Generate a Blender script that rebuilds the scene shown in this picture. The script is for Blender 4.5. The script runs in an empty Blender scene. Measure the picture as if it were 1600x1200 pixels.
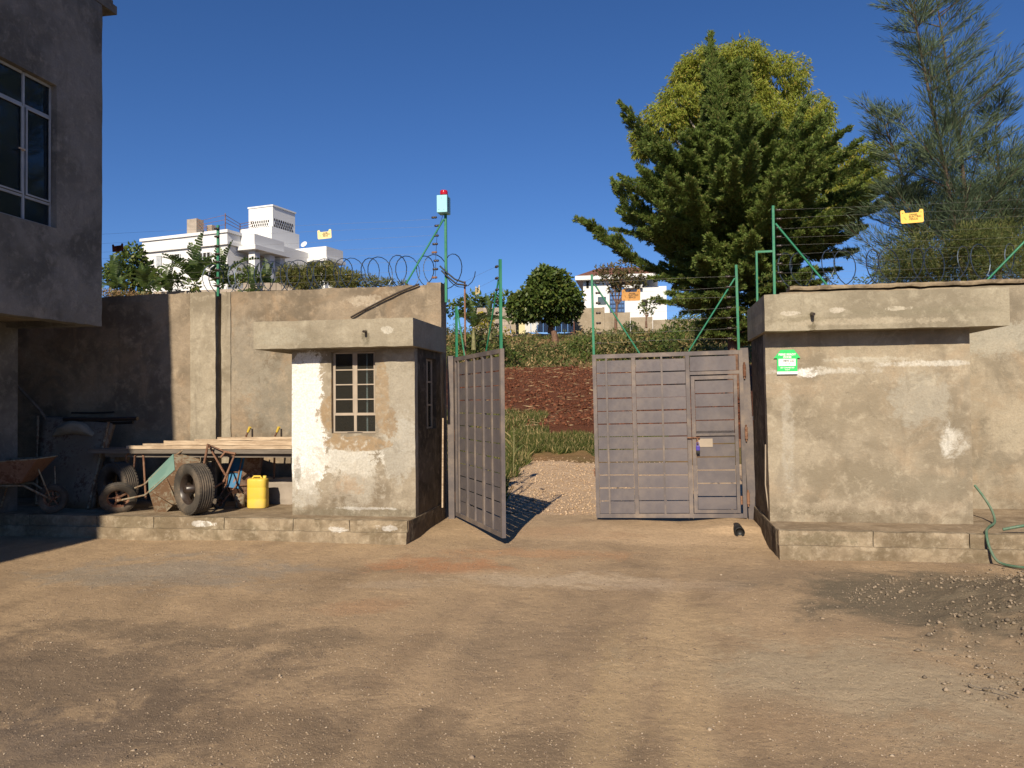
import bpy, bmesh, math, random
import numpy as np
from mathutils import Vector, Matrix, noise as mnoise
random.seed(7); rng = np.random.default_rng(11)
S = bpy.context.scene
C = S.collection
R = math.radians

# ---------------------------------------------------------------- camera
F = 1230.0; TH = R(9.9); PITCH = R(1.16); ROLL = R(0.57); EYE = 1.55
fw = np.array([-math.sin(TH)*math.cos(PITCH), math.cos(TH)*math.cos(PITCH), math.sin(PITCH)])
r0 = np.array([math.cos(TH), math.sin(TH), 0.0]); u0 = np.cross(r0, fw)
rt = r0*math.cos(ROLL) - u0*math.sin(ROLL); up = u0*math.cos(ROLL) + r0*math.sin(ROLL)
cam_d = bpy.data.cameras.new('camera'); cam = bpy.data.objects.new('camera', cam_d); C.objects.link(cam)
cam_d.sensor_width = 36; cam_d.lens = F/1600*36; cam_d.clip_start = 0.05; cam_d.clip_end = 6000
M = Matrix((tuple(rt), tuple(up), tuple(-fw))).transposed().to_4x4(); M.translation = (0, 0, EYE)
cam.matrix_world = M; S.camera = cam
EYEP = np.array([0, 0, EYE])
def ray(px, py): return fw + (px-800)/F*rt - (py-600)/F*up
def atd(px, py, D): return Vector(EYEP + ray(px, py)*D)
def aty(px, py, Y): d = ray(px, py); return Vector(EYEP + d*Y/d[1])
def atz(px, py, Z=0.0): d = ray(px, py); return Vector(EYEP + d*(Z-EYE)/d[2])
def atx(px, py, X): d = ray(px, py); return Vector(EYEP + d*X/d[0])

# ---------------------------------------------------------------- sky, sun, exposure
SUN_EL, SUN_AZ = 32.0, 1.5
W = bpy.data.worlds.new('World'); S.world = W; W.use_nodes = True
wn = W.node_tree; wn.nodes.clear()
sky = wn.nodes.new('ShaderNodeTexSky'); sky.sky_type = 'NISHITA'; sky.sun_disc = False
sky.sun_elevation = R(SUN_EL); sky.sun_rotation = R(180+SUN_AZ); sky.altitude = 1800
sky.air_density = 1.0; sky.dust_density = 0.1; sky.ozone_density = 6.0
bg = wn.nodes.new('ShaderNodeBackground'); bg.inputs['Strength'].default_value = 0.076
wo = wn.nodes.new('ShaderNodeOutputWorld')
hs_ = wn.nodes.new('ShaderNodeHueSaturation'); hs_.inputs['Saturation'].default_value = 1.12; wn.links.new(sky.outputs[0], hs_.inputs['Color']); mx_ = wn.nodes.new('ShaderNodeMix'); mx_.data_type = 'RGBA'; mx_.blend_type = 'MULTIPLY'; mx_.inputs[0].default_value = 1.0; mx_.inputs[7].default_value = (1.04, 0.955, 1.06, 1); wn.links.new(hs_.outputs[0], mx_.inputs[6]); wn.links.new(mx_.outputs[2], bg.inputs[0]); wn.links.new(bg.outputs[0], wo.inputs[0])
ld = bpy.data.lights.new('sun', 'SUN'); ld.energy = 5.0; ld.angle = R(0.5); ld.color = (1.0, 0.875, 0.69)
lo = bpy.data.objects.new('sun', ld); C.objects.link(lo)
lo.rotation_euler = Vector((math.sin(R(SUN_AZ))*math.cos(R(SUN_EL)), math.cos(R(SUN_AZ))*math.cos(R(SUN_EL)), -math.sin(R(SUN_EL)))).to_track_quat('-Z', 'Y').to_euler()
S.view_settings.view_transform = 'Standard'; S.view_settings.look = 'None'
S.view_settings.exposure = 0.30; S.view_settings.gamma = 1.0; S.view_settings.use_curve_mapping = False
S.render.engine = 'CYCLES'
S.cycles.max_bounces = 6; S.cycles.diffuse_bounces = 1; S.cycles.transparent_max_bounces = 6

# ---------------------------------------------------------------- node helpers
class N:
    def __init__(s, name, rough=0.9, spec=0.25):
        s.m = bpy.data.materials.new(name); s.m.use_nodes = True; s.t = s.m.node_tree
        s.b = s.t.nodes['Principled BSDF']; s.b.inputs['Roughness'].default_value = rough
        s.b.inputs['Specular IOR Level'].default_value = spec; s._p = None
    def new(s, k): return s.t.nodes.new(k)
    def link(s, a, b): s.t.links.new(a, b)
    def setin(s, sock, v):
        if isinstance(v, (int, float)): sock.default_value = v
        elif isinstance(v, (tuple, list)): sock.default_value = tuple(v) + ((1,) if len(v) == 3 and len(sock.default_value) == 4 else ())
        else: s.link(v, sock)
    def pos(s):
        if s._p is None: s._p = s.new('ShaderNodeNewGeometry').outputs['Position']
        return s._p
    def obj(s): return s.new('ShaderNodeTexCoord').outputs['Object']
    def scale(s, v, sc):
        n = s.new('ShaderNodeMapping'); n.inputs['Scale'].default_value = sc; s.link(v, n.inputs[0]); return n.outputs[0]
    def noise(s, v, sc, det=5, rough=0.6, dist=0.0, col=False):
        n = s.new('ShaderNodeTexNoise'); n.inputs['Scale'].default_value = sc; n.inputs['Detail'].default_value = det
        n.inputs['Roughness'].default_value = rough; n.inputs['Distortion'].default_value = dist
        s.link(v, n.inputs['Vector']); return n.outputs['Color' if col else 'Fac']
    def voro(s, v, sc, feat='F1', out='Distance', rand=1.0):
        n = s.new('ShaderNodeTexVoronoi'); n.feature = feat; n.inputs['Scale'].default_value = sc
        n.inputs['Randomness'].default_value = rand; s.link(v, n.inputs['Vector']); return n.outputs[out]
    def ramp(s, f, a, b, lo=0.0, hi=1.0):
        n = s.new('ShaderNodeMapRange'); n.interpolation_type = 'SMOOTHSTEP'
        s.setin(n.inputs['Value'], f); n.inputs['From Min'].default_value = a; n.inputs['From Max'].default_value = b
        n.inputs['To Min'].default_value = lo; n.inputs['To Max'].default_value = hi; return n.outputs[0]
    def mix(s, f, a, b, kind='MIX'):
        n = s.new('ShaderNodeMix'); n.data_type = 'RGBA'; n.blend_type = kind
        s.setin(n.inputs[0], f); s.setin(n.inputs[6], a); s.setin(n.inputs[7], b); return n.outputs[2]
    def math(s, op, a, b=0.0, clamp=False):
        n = s.new('ShaderNodeMath'); n.operation = op; n.use_clamp = clamp
        s.setin(n.inputs[0], a); s.setin(n.inputs[1], b); return n.outputs[0]
    def sep(s, v):
        n = s.new('ShaderNodeSeparateXYZ'); s.link(v, n.inputs[0]); return n.outputs
    def attr(s, nm, out='Fac'):
        n = s.new('ShaderNodeAttribute'); n.attribute_name = nm; return n.outputs[out]
    def rnd(s): return s.new('ShaderNodeObjectInfo').outputs['Random']
    def blob(s, ax, ay, cx, cy, rx, ry, nz, amp, soft=0.35):
        # 1 inside a noisy ellipse, 0 outside
        dx = s.math('DIVIDE', s.math('SUBTRACT', ax, cx), rx); dy = s.math('DIVIDE', s.math('SUBTRACT', ay, cy), ry)
        d = s.math('SQRT', s.math('ADD', s.math('MULTIPLY', dx, dx), s.math('MULTIPLY', dy, dy)))
        d = s.math('ADD', d, s.math('MULTIPLY', s.math('SUBTRACT', nz, 0.5), amp*2.4))
        return s.ramp(d, 1.0+soft/2, 1.0-soft/2)
    def bump(s, h, strength=0.5, dist=0.01, prev=None):
        n = s.new('ShaderNodeBump'); n.inputs['Strength'].default_value = strength; n.inputs['Distance'].default_value = dist
        s.setin(n.inputs['Height'], h)
        if prev is not None: s.link(prev, n.inputs['Normal'])
        s.link(n.outputs[0], s.b.inputs['Normal']); return n.outputs[0]
    def col(s, c): s.setin(s.b.inputs['Base Color'], c); return s

def plain(name, c, rough=0.7, spec=0.3, metal=0.0, var=0.12, sc=8.0, bump=0.0):
    n = N(name, rough, spec); n.b.inputs['Metallic'].default_value = metal
    f = n.noise(n.obj(), sc, 4)
    n.col(n.mix(n.ramp(f, 0.3, 0.7), tuple(x*(1-var) for x in c), tuple(min(1, x*(1+var)) for x in c)))
    if bump: n.bump(n.noise(n.obj(), sc*6, 3), bump, 0.004)
    return n.m

def concrete(name, base, dark, light, hz='X', blobs=(), streak=0.35, coarse=1.0, warm=None, k=0.84):
    g_ = lambda c: (c[0]*k*0.99, c[1]*k*0.99, c[2]*k*0.945)
    dark = tuple(v*0.86 for v in dark); light = tuple(v*1.08 for v in light)
    base, dark, light = g_(base), g_(dark), g_(light); warm = warm and g_(warm)
    blobs = [(b[0], b[1], b[2], b[3], b[4] if b[4][0] > 0.78 else g_(b[4])) + tuple(b[5:]) for b in blobs]
    n = N(name, 0.93, 0.15); p = n.pos(); x, y, z = n.sep(p)
    ax = x if hz == 'X' else y
    big = n.noise(p, 1.3*coarse, 5, 0.55, 0.6); mid = n.noise(p, 5.5*coarse, 6, 0.62, 0.3); fine = n.noise(p, 45, 5, 0.7)
    c = n.mix(n.ramp(big, 0.38, 0.60), dark, base)
    c = n.mix(n.ramp(mid, 0.50, 0.78, 0, 0.8), c, light)
    if warm: c = n.mix(n.ramp(n.noise(p, 2.1, 4, 0.6, 1.0), 0.45, 0.72, 0, 0.75), c, warm)
    st = n.noise(n.scale(p, (9, 9, 0.9)), 1.0, 4, 0.6)                      # rain streaks
    c = n.mix(n.ramp(st, 0.55, 0.8, 0, streak), c, tuple(v*0.5 for v in dark))
    bn = n.noise(p, 4.5, 8, 0.75, 0.6)
    bn = n.noise(p, 7.0, 10, 0.78, 0.5); brk = n.ramp(n.noise(p, 14, 8, 0.72), 0.36, 0.52, 0.25, 1.0)
    for (cx, cz, rx, rz, colr, k, amp, soft) in blobs:
        m_ = n.blob(ax, z, cx, cz, rx, rz, bn, amp, soft)
        if rx*rz < 0.06: m_ = n.math('MULTIPLY', m_, brk)
        c = n.mix(n.math('MULTIPLY', m_, k), c, colr)
    dirt = n.math('MULTIPLY', n.ramp(z, 0.75, 0.28), n.ramp(n.noise(p, 3.5, 8, 0.75), 0.38, 0.62)); c = n.mix(n.math('MULTIPLY', dirt, 0.6), c, (0.24*k, 0.175*k, 0.11*k))
    c = n.mix(n.ramp(n.noise(p, 2.6, 9, 0.8, 1.2), 0.54, 0.60, 0, 0.28), c, tuple(v*0.7 for v in dark))
    spk = n.voro(p, 38); c = n.mix(n.ramp(spk, 0.10, 0.02, 0, 0.6), c, tuple(v*0.4 for v in dark))
    c = n.mix(n.ramp(fine, 0.35, 0.70, 0.0, 0.38), c, tuple(v*0.62 for v in base))
    c = n.mix(n.ramp(n.noise(p, 11, 7, 0.7, 0.4), 0.50, 0.70, 0.0, 0.35), c, tuple(min(0.8, v*1.08) for v in light))
    c = n.mix(n.ramp(n.noise(p, 8, 9, 0.8, 0.2), 0.62, 0.72, 0.0, 0.55), c, tuple(v*0.62 for v in dark))
    n.col(c)
    b1 = n.bump(n.noise(p, 7, 8, 0.68), 0.55, 0.03)
    n.bump(n.math('ADD', n.noise(p, 70, 4, 0.7), n.math('MULTIPLY', n.ramp(spk, 0.12, 0.0), -0.8)), 0.55, 0.006, b1)
    return n.m

def leafmat(name, dark, light, tint=None, trans=0.25, rough=0.6):
    n = N(name, rough, 0.25)
    t = n.attr('tone'); c = n.mix(t, dark, light)
    if tint: c = n.mix(n.ramp(n.attr('tint'), 0.6, 1.0), c, tint)
    n.col(c)
    tr = n.new('ShaderNodeBsdfTranslucent'); n.link(n.mix(0.5, c, tuple(min(1, v*1.8) for v in light)), tr.inputs[0])
    ms = n.new('ShaderNodeMixShader'); ms.inputs[0].default_value = trans
    out = n.t.nodes['Material Output']; n.link(n.b.outputs[0], ms.inputs[1]); n.link(tr.outputs[0], ms.inputs[2]); n.link(ms.outputs[0], out.inputs[0])
    return n.m

def painted(name, c, rust=(0.16, 0.07, 0.03), amount=0.35, rough=0.45, dust=(0.36, 0.29, 0.22), dustk=0.35):
    n = N(name, rough, 0.4); p = n.pos(); o = n.obj()
    a = n.noise(o, 3.0, 6, 0.7); b = n.noise(o, 22, 6, 0.75)
    col = n.mix(n.ramp(n.noise(o, 1.5, 3), 0.35, 0.7), tuple(v*0.85 for v in c), tuple(v*1.1 for v in c))
    col = n.mix(n.ramp(a, 0.4, 0.75, 0, dustk), col, dust)
    col = n.mix(n.ramp(n.math('ADD', n.math('MULTIPLY', a, 0.5), n.math('MULTIPLY', b, 0.5)), 0.72-amount*0.35, 0.80-amount*0.35), col, rust)
    n.col(col); n.setin(n.b.inputs['Roughness'], n.ramp(b, 0.3, 0.8, rough, 0.9)); n.bump(b, 0.25, 0.003)
    return n.m

# ---------------------------------------------------------------- object helpers
def setp(o, label=None, cat=None, group=None, kind=None):
    if label: o['label'] = label
    if cat: o['category'] = cat
    if group: o['group'] = group
    if kind: o['kind'] = kind
    return o
def thing(name, label, cat, loc=(0, 0, 0), rz=0.0, group=None):
    o = bpy.data.objects.new(name, None); o.empty_display_size = 0.2; C.objects.link(o)
    o.location = loc; o.rotation_euler = (0, 0, rz); setp(o, label, cat, group); return o
def link(name, me, mat, parent=None, world=True):
    o = bpy.data.objects.new(name, me); C.objects.link(o)
    if mat is not None and not me.materials: me.materials.append(mat)
    if parent is not None:
        o.parent = parent
        if world and me.get('w') is None:
            me.transform(Matrix.Translation(-parent_world(parent)))
            me['w'] = 1
    return o
def parent_world(p):
    v = Vector((0, 0, 0))
    while p is not None: v += p.location; p = p.parent
    return v

class MB:
    def __init__(s): s.v = []; s.f = []; s.sm = []; s.mi = []; s.cur = 0
    def add(s, vs, fs, smooth=False, M=None):
        k = len(s.v)
        if M is not None: vs = [M @ Vector(v) for v in vs]
        s.v += [tuple(v) for v in vs]; s.f += [tuple(i+k for i in f) for f in fs]; s.sm += [smooth]*len(fs); s.mi += [s.cur]*len(fs)
        return s
    def box(s, x0, x1, y0, y1, z0, z1, M=None, bv=0.0):
        if bv <= 0:
            vs = [(x, y, z) for z in (z0, z1) for y in (y0, y1) for x in (x0, x1)]
            return s.add(vs, [(0, 2, 3, 1), (4, 5, 7, 6), (0, 1, 5, 4), (2, 6, 7, 3), (0, 4, 6, 2), (1, 3, 7, 5)], False, M)
        bm = bmesh.new(); bmesh.ops.create_cube(bm, size=1.0)
        for v in bm.verts: v.co = Vector(((x0+x1)/2+v.co.x*(x1-x0), (y0+y1)/2+v.co.y*(y1-y0), (z0+z1)/2+v.co.z*(z1-z0)))
        bmesh.ops.bevel(bm, geom=bm.edges[:], offset=bv, segments=2, affect='EDGES', profile=0.5)
        bm.verts.index_update(); vs = [v.co.copy() for v in bm.verts]; fs = [[v.index for v in f.verts] for f in bm.faces]; bm.free()
        return s.add(vs, fs, False, M)
    def tube(s, pts, r, n=8, cap=True, M=None, smooth=True):
        pts = [Vector(p) for p in pts]; rs = r if isinstance(r, (list, tuple)) else [r]*len(pts)
        vs = []; ref = None
        for i, p in enumerate(pts):
            t = (pts[min(i+1, len(pts)-1)]-pts[max(i-1, 0)]).normalized()
            if ref is None: ref = t.orthogonal().normalized()
            a = (ref - t*ref.dot(t))
            a = a.normalized() if a.length > 1e-6 else t.orthogonal().normalized()
            ref = a; b = t.cross(a)
            for k in range(n):
                an = 2*math.pi*k/n; vs.append(p+(a*math.cos(an)+b*math.sin(an))*rs[i])
        fs = [(i*n+k, i*n+(k+1) % n, (i+1)*n+(k+1) % n, (i+1)*n+k) for i in range(len(pts)-1) for k in range(n)]
        s.add(vs, fs, smooth, M)
        if cap:
            s.add(vs[:n], [tuple(range(n))[::-1]], False, M); s.add(vs[-n:], [tuple(range(n))], False, M)
        return s
    def lathe(s, prof, n=20, M=None, smooth=True):          # prof: (r, z) about z
        vs = [(r*math.cos(2*math.pi*k/n), r*math.sin(2*math.pi*k/n), z) for r, z in prof for k in range(n)]
        fs = [(i*n+k, i*n+(k+1) % n, (i+1)*n+(k+1) % n, (i+1)*n+k) for i in range(len(prof)-1) for k in range(n)]
        return s.add(vs, fs, smooth, M)
    def prism(s, poly, y0, y1, M=None):                     # poly in XZ, extruded along Y
        n = len(poly); vs = [(x, y0, z) for x, z in poly]+[(x, y1, z) for x, z in poly]
        fs = [tuple(range(n)), tuple(range(2*n-1, n-1, -1))]+[(i, i+n, (i+1) % n+n, (i+1) % n) for i in range(n)]
        return s.add(vs, fs, False, M)
    def mesh(s, name):
        me = bpy.data.meshes.new(name); me.from_pydata(s.v, [], s.f)
        me.polygons.foreach_set('use_smooth', s.sm); me.polygons.foreach_set('material_index', s.mi); me.update(); return me
    def build(s, name, mat, parent=None, world=True):
        me = s.mesh(name)
        if isinstance(mat, (list, tuple)):
            for m in mat: me.materials.append(m)
            mat = None
        return link(name, me, mat, parent, world)

def lines(a, b, step, extra=()):
    n = max(1, int(round((b-a)/step))); L = [a+(b-a)*i/n for i in range(n+1)]
    for e in extra:
        L = [v for v in L if abs(v-e) > step*0.45 or v in (a, b)]+[e]
    return sorted(set(L))
def nz(x, y, z, s=1.0): return mnoise.noise(Vector((x*s, y*s, z*s)))
def slab(mb, frame, us, vs, thick, hole=None, amp=0.006, fs=3.0, top=None, edge=0.008):
    # frame(u, v, w) -> xyz ; w=0 front, w=thick back. front skin is uneven; cells in a hole are left out
    nu, nv = len(us), len(vs); P = []
    for w in (0, thick):
        for j, v in enumerate(vs):
            for i, u in enumerate(us):
                uu, vv, ww = u, v, w
                if j == nv-1 and top: vv = v+top(u)
                if w == 0: ww = amp*(nz(u, v, 1.3, fs)+0.6*nz(u, v, 4.1, fs*3.5))
                on = i in (0, nu-1) or j in (0, nv-1)
                if on and edge:
                    e = edge*nz(u, v, 7.7, 9)
                    if i in (0, nu-1): uu += e*(0.6 if w == 0 else 0.3)
                    if j in (0, nv-1): vv += e
                    if w == 0: ww += edge*0.5
                P.append(frame(uu, vv, ww))
    ok = lambda i, j: 0 <= i < nu-1 and 0 <= j < nv-1 and not (hole and hole((us[i]+us[i+1])/2, (vs[j]+vs[j+1])/2))
    Z = nu*nv; idx = lambda i, j, b: b*Z+j*nu+i; fcs = []
    for j in range(nv-1):
        for i in range(nu-1):
            if not ok(i, j): continue
            a, b, c, d = idx(i, j, 0), idx(i+1, j, 0), idx(i+1, j+1, 0), idx(i, j+1, 0)
            A, B, Cc, D = a+Z, b+Z, c+Z, d+Z
            fcs += [(a, b, c, d), (D, Cc, B, A)]
            if not ok(i-1, j): fcs.append((A, a, d, D))
            if not ok(i+1, j): fcs.append((b, B, Cc, c))
            if not ok(i, j-1): fcs.append((A, B, b, a))
            if not ok(i, j+1): fcs.append((d, c, Cc, D))
    mb.add(P, fcs, False); return mb

def pmesh(name, V, Fq, attrs=None):
    me = bpy.data.meshes.new(name); n, m, k = len(V), len(Fq), Fq.shape[1]
    me.vertices.add(n); me.vertices.foreach_set('co', np.asarray(V, np.float32).ravel())
    me.loops.add(m*k); me.loops.foreach_set('vertex_index', np.asarray(Fq, np.int32).ravel())
    me.polygons.add(m); me.polygons.foreach_set('loop_start', np.arange(0, m*k, k, dtype=np.int32))
    me.polygons.foreach_set('loop_total', np.full(m, k, np.int32))
    for a, val in (attrs or {}).items():
        at = me.attributes.new(a, 'FLOAT', 'POINT'); at.data.foreach_set('value', np.asarray(val, np.float32))
    me.update(calc_edges=True); return me
def unit(v): return v/np.maximum(np.linalg.norm(v, axis=-1, keepdims=True), 1e-9)
def leaf_mesh(name, P, D, L, Wd, tone, tint=None, fold=0.0):
    n = len(P); D = unit(D); q = unit(np.cross(D, unit(rng.normal(size=(n, 3)))))
    L = np.broadcast_to(L, n)[:, None]; Wd = np.broadcast_to(Wd, n)[:, None]
    nn = np.cross(D, q)
    V = np.stack([P, P+D*L*0.45+q*Wd*0.5+nn*fold*Wd, P+D*L, P+D*L*0.45-q*Wd*0.5+nn*fold*Wd], 1).reshape(-1, 3)
    Fq = np.arange(4*n).reshape(n, 4)
    at = {'tone': np.repeat(np.clip(tone, 0, 1), 4)}
    at['tint'] = np.repeat(rng.random(n) if tint is None else tint, 4)
    return pmesh(name, V, Fq, at)
# ================================================================ MATERIALS
CB, CD, CL = (0.40, 0.33, 0.25), (0.25, 0.205, 0.155), (0.52, 0.44, 0.345)
WHITE = (0.80, 0.79, 0.76)
m_wall = concrete('weathered_render', (0.36, 0.29, 0.22), (0.23, 0.185, 0.14), (0.45, 0.36, 0.27), warm=(0.42, 0.30, 0.20), blobs=[
    (-4.7, 1.6, 0.55, 0.5, (0.33, 0.31, 0.27), 0.6, 1.0, 0.6), (-5.3, 2.1, 0.35, 0.5, (0.40, 0.36, 0.30), 0.6, 1.0, 0.6),
    (-3.6, 2.85, 0.25, 0.07, (0.55, 0.47, 0.38), 0.8, 1.4, 0.4), (-5.8, 1.2, 0.14, 1.4, (0.50, 0.42, 0.32), 0.35, 0.5, 0.5)])
m_wallR = concrete('weathered_render_right', (0.40, 0.34, 0.26), (0.29, 0.245, 0.185), (0.47, 0.40, 0.31), warm=(0.42, 0.32, 0.22), blobs=[
    (3.9, 2.2, 0.5, 0.2, (0.50, 0.47, 0.40), 0.7, 1.0, 0.5), (4.2, 1.2, 0.4, 0.3, (0.50, 0.43, 0.33), 0.6, 1.0, 0.5)])
BR = (0.385, 0.275, 0.17)
m_boothL = concrete('booth_plaster_peeling_white', (0.42, 0.36, 0.285), (0.30, 0.25, 0.19), (0.52, 0.46, 0.38), blobs=[
    (-2.83, 1.55, 0.26, 0.55, (0.43, 0.39, 0.33), 0.8, 0.9, 0.3),
    (-2.80, 1.05, 0.22, 0.38, (0.56, 0.54, 0.50), 0.55, 0.9, 0.3),
    (-3.92, 1.76, 0.225, 0.36, WHITE, 1.0, 1.15, 0.06), (-3.97, 1.35, 0.19, 0.5, WHITE, 1.0, 0.9, 0.06), (-3.90, 0.98, 0.26, 0.46, WHITE, 1.0, 0.85, 0.08),
    (-3.93, 0.55, 0.19, 0.22, (0.66, 0.63, 0.58), 0.9, 1.3, 0.3),
    (-3.40, 0.90, 0.36, 0.20, (0.74, 0.72, 0.68), 0.85, 1.6, 0.25), (-3.30, 0.62, 0.30, 0.26, (0.60, 0.56, 0.50), 0.6, 1.5, 0.4),
    (-3.42, 0.60, 0.16, 0.11, (0.47, 0.33, 0.22), 0.6, 2.2, 0.7), (-4.02, 0.75, 0.045, 0.13, (0.25, 0.23, 0.20), 0.6, 1.4, 0.4),
    (-3.55, 1.55, 0.075, 0.50, BR, 1.0, 0.5, 0.10), (-3.30, 1.07, 0.40, 0.09, BR, 1.0, 0.6, 0.10), (-3.63, 1.42, 0.10, 0.20, BR, 1.0, 0.9, 0.10),
    (-2.90, 1.30, 0.085, 0.17, (0.33, 0.235, 0.145), 0.9, 1.2, 0.12), (-3.00, 1.60, 0.09, 0.42, BR, 0.8, 0.7, 0.15),
    (-3.3, 0.29, 0.9, 0.05, (0.22, 0.20, 0.15), 0.7, 1.8, 0.4), (-3.2, 0.335, 0.3, 0.015, WHITE, 0.6, 2.6, 0.4)])
m_boothR = concrete('booth_plaster_right', (0.43, 0.365, 0.28), (0.33, 0.275, 0.205), (0.54, 0.47, 0.37), warm=(0.45, 0.35, 0.25), blobs=[
    (1.75, 1.82, 0.45, 0.035, (0.70, 0.67, 0.62), 0.75, 1.6, 0.6), (2.75, 1.88, 0.40, 0.030, (0.74, 0.71, 0.66), 0.85, 1.6, 0.6), (2.25, 1.93, 0.35, 0.03, (0.62, 0.58, 0.5), 0.7, 1.6, 0.6),
    (1.60, 1.80, 0.10, 0.045, WHITE, 0.85, 1.4, 0.3),
    (2.97, 1.08, 0.06, 0.13, (0.78, 0.76, 0.72), 0.85, 1.6, 0.9), (3.05, 1.08, 0.09, 0.12, (0.66, 0.62, 0.56), 0.7, 1.6, 1.0),
    (2.05, 0.72, 0.52, 0.17, (0.27, 0.225, 0.165), 0.75, 0.8, 0.45), (2.75, 0.62, 0.45, 0.14, (0.29, 0.25, 0.19), 0.6, 0.9, 0.5),
    (1.42, 0.68, 0.12, 0.20, (0.31, 0.265, 0.21), 0.6, 0.9, 0.5), (2.1, 1.45, 0.45, 0.28, (0.34, 0.285, 0.21), 0.55, 1.0, 0.6),
    (1.42, 1.15, 0.06, 0.5, (0.55, 0.51, 0.45), 0.5, 1.3, 0.5), (2.7, 1.5, 0.28, 0.28, (0.47, 0.44, 0.38), 0.6, 1.3, 0.5),
    (1.8, 0.38, 0.6, 0.05, (0.18, 0.15, 0.10), 0.6, 2.4, 0.3), (2.2, 0.42, 1.0, 0.06, (0.50, 0.42, 0.33), 0.5, 2.0, 0.4)])
m_canopyL = concrete('canopy_concrete_left', (0.40, 0.35, 0.275), (0.33, 0.285, 0.22), (0.46, 0.41, 0.33), streak=0.15, blobs=[
    (-3.09, 2.24, 0.045, 0.09, (0.16, 0.14, 0.10), 0.85, 1.3, 0.4), (-2.84, 2.34, 0.075, 0.04, (0.66, 0.62, 0.55), 0.9, 1.4, 0.3), (-4.1, 2.3, 0.3, 0.10, (0.45, 0.42, 0.35), 0.5, 1.2, 0.5)])
m_canopyR = concrete('canopy_concrete_right', (0.42, 0.37, 0.285), (0.33, 0.285, 0.215), (0.48, 0.43, 0.34), streak=0.2, blobs=[
    (1.63, 2.28, 0.05, 0.10, (0.15, 0.125, 0.08), 0.85, 1.3, 0.4), (1.55, 2.33, 0.3, 0.03, (0.25, 0.215, 0.15), 0.6, 2.0, 0.5),
    (2.7, 2.39, 0.9, 0.035, (0.27, 0.24, 0.175), 0.6, 1.6, 0.6), (2.1, 2.30, 0.7, 0.03, (0.52, 0.45, 0.35), 0.7, 2.0, 0.5),
    (1.88, 2.42, 0.08, 0.025, (0.66, 0.60, 0.52), 0.8, 1.6, 0.4), (2.45, 2.42, 0.10, 0.02, (0.66, 0.60, 0.50), 0.8, 1.6, 0.4), (1.42, 2.40, 0.08, 0.02, (0.66, 0.6, 0.52), 0.8, 1.6, 0.4)])
m_coping = concrete('coping_mortar', (0.36, 0.28, 0.19), (0.20, 0.155, 0.11), (0.45, 0.36, 0.26), coarse=3)
m_plinth = concrete('plinth_screed', (0.44, 0.34, 0.24), (0.32, 0.24, 0.165), (0.52, 0.42, 0.31), coarse=1.6)
m_kerb = concrete('kerb_block_mossy', (0.43, 0.345, 0.25), (0.27, 0.215, 0.145), (0.54, 0.46, 0.36), coarse=2.4, streak=0.5, blobs=[
    (-5.05, 0.18, 0.14, 0.03, WHITE, 0.9, 1.8, 0.3), (-3.42, 0.15, 0.10, 0.03, WHITE, 0.8, 1.8, 0.3), (-2.80, 0.17, 0.10, 0.035, WHITE, 0.8, 1.8, 0.3),
    (1.6, 0.18, 0.3, 0.06, (0.17, 0.155, 0.10), 0.6, 1.8, 0.4)])
m_bld = concrete('house_cement_render', (0.25, 0.24, 0.23), (0.14, 0.138, 0.132), (0.33, 0.31, 0.29), hz='Y', coarse=0.8, streak=0.3)
m_darkrender = concrete('dark_streaked_render', (0.15, 0.12, 0.095), (0.08, 0.065, 0.05), (0.24, 0.19, 0.145), hz='Y', coarse=2, streak=0.6)  # darker, streaked render for the side walls and side kerbs facing the gate
m_soffit = concrete('soffit_concrete', (0.40, 0.34, 0.26), (0.3, 0.25, 0.19), (0.45, 0.4, 0.32), hz='Y')

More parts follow.
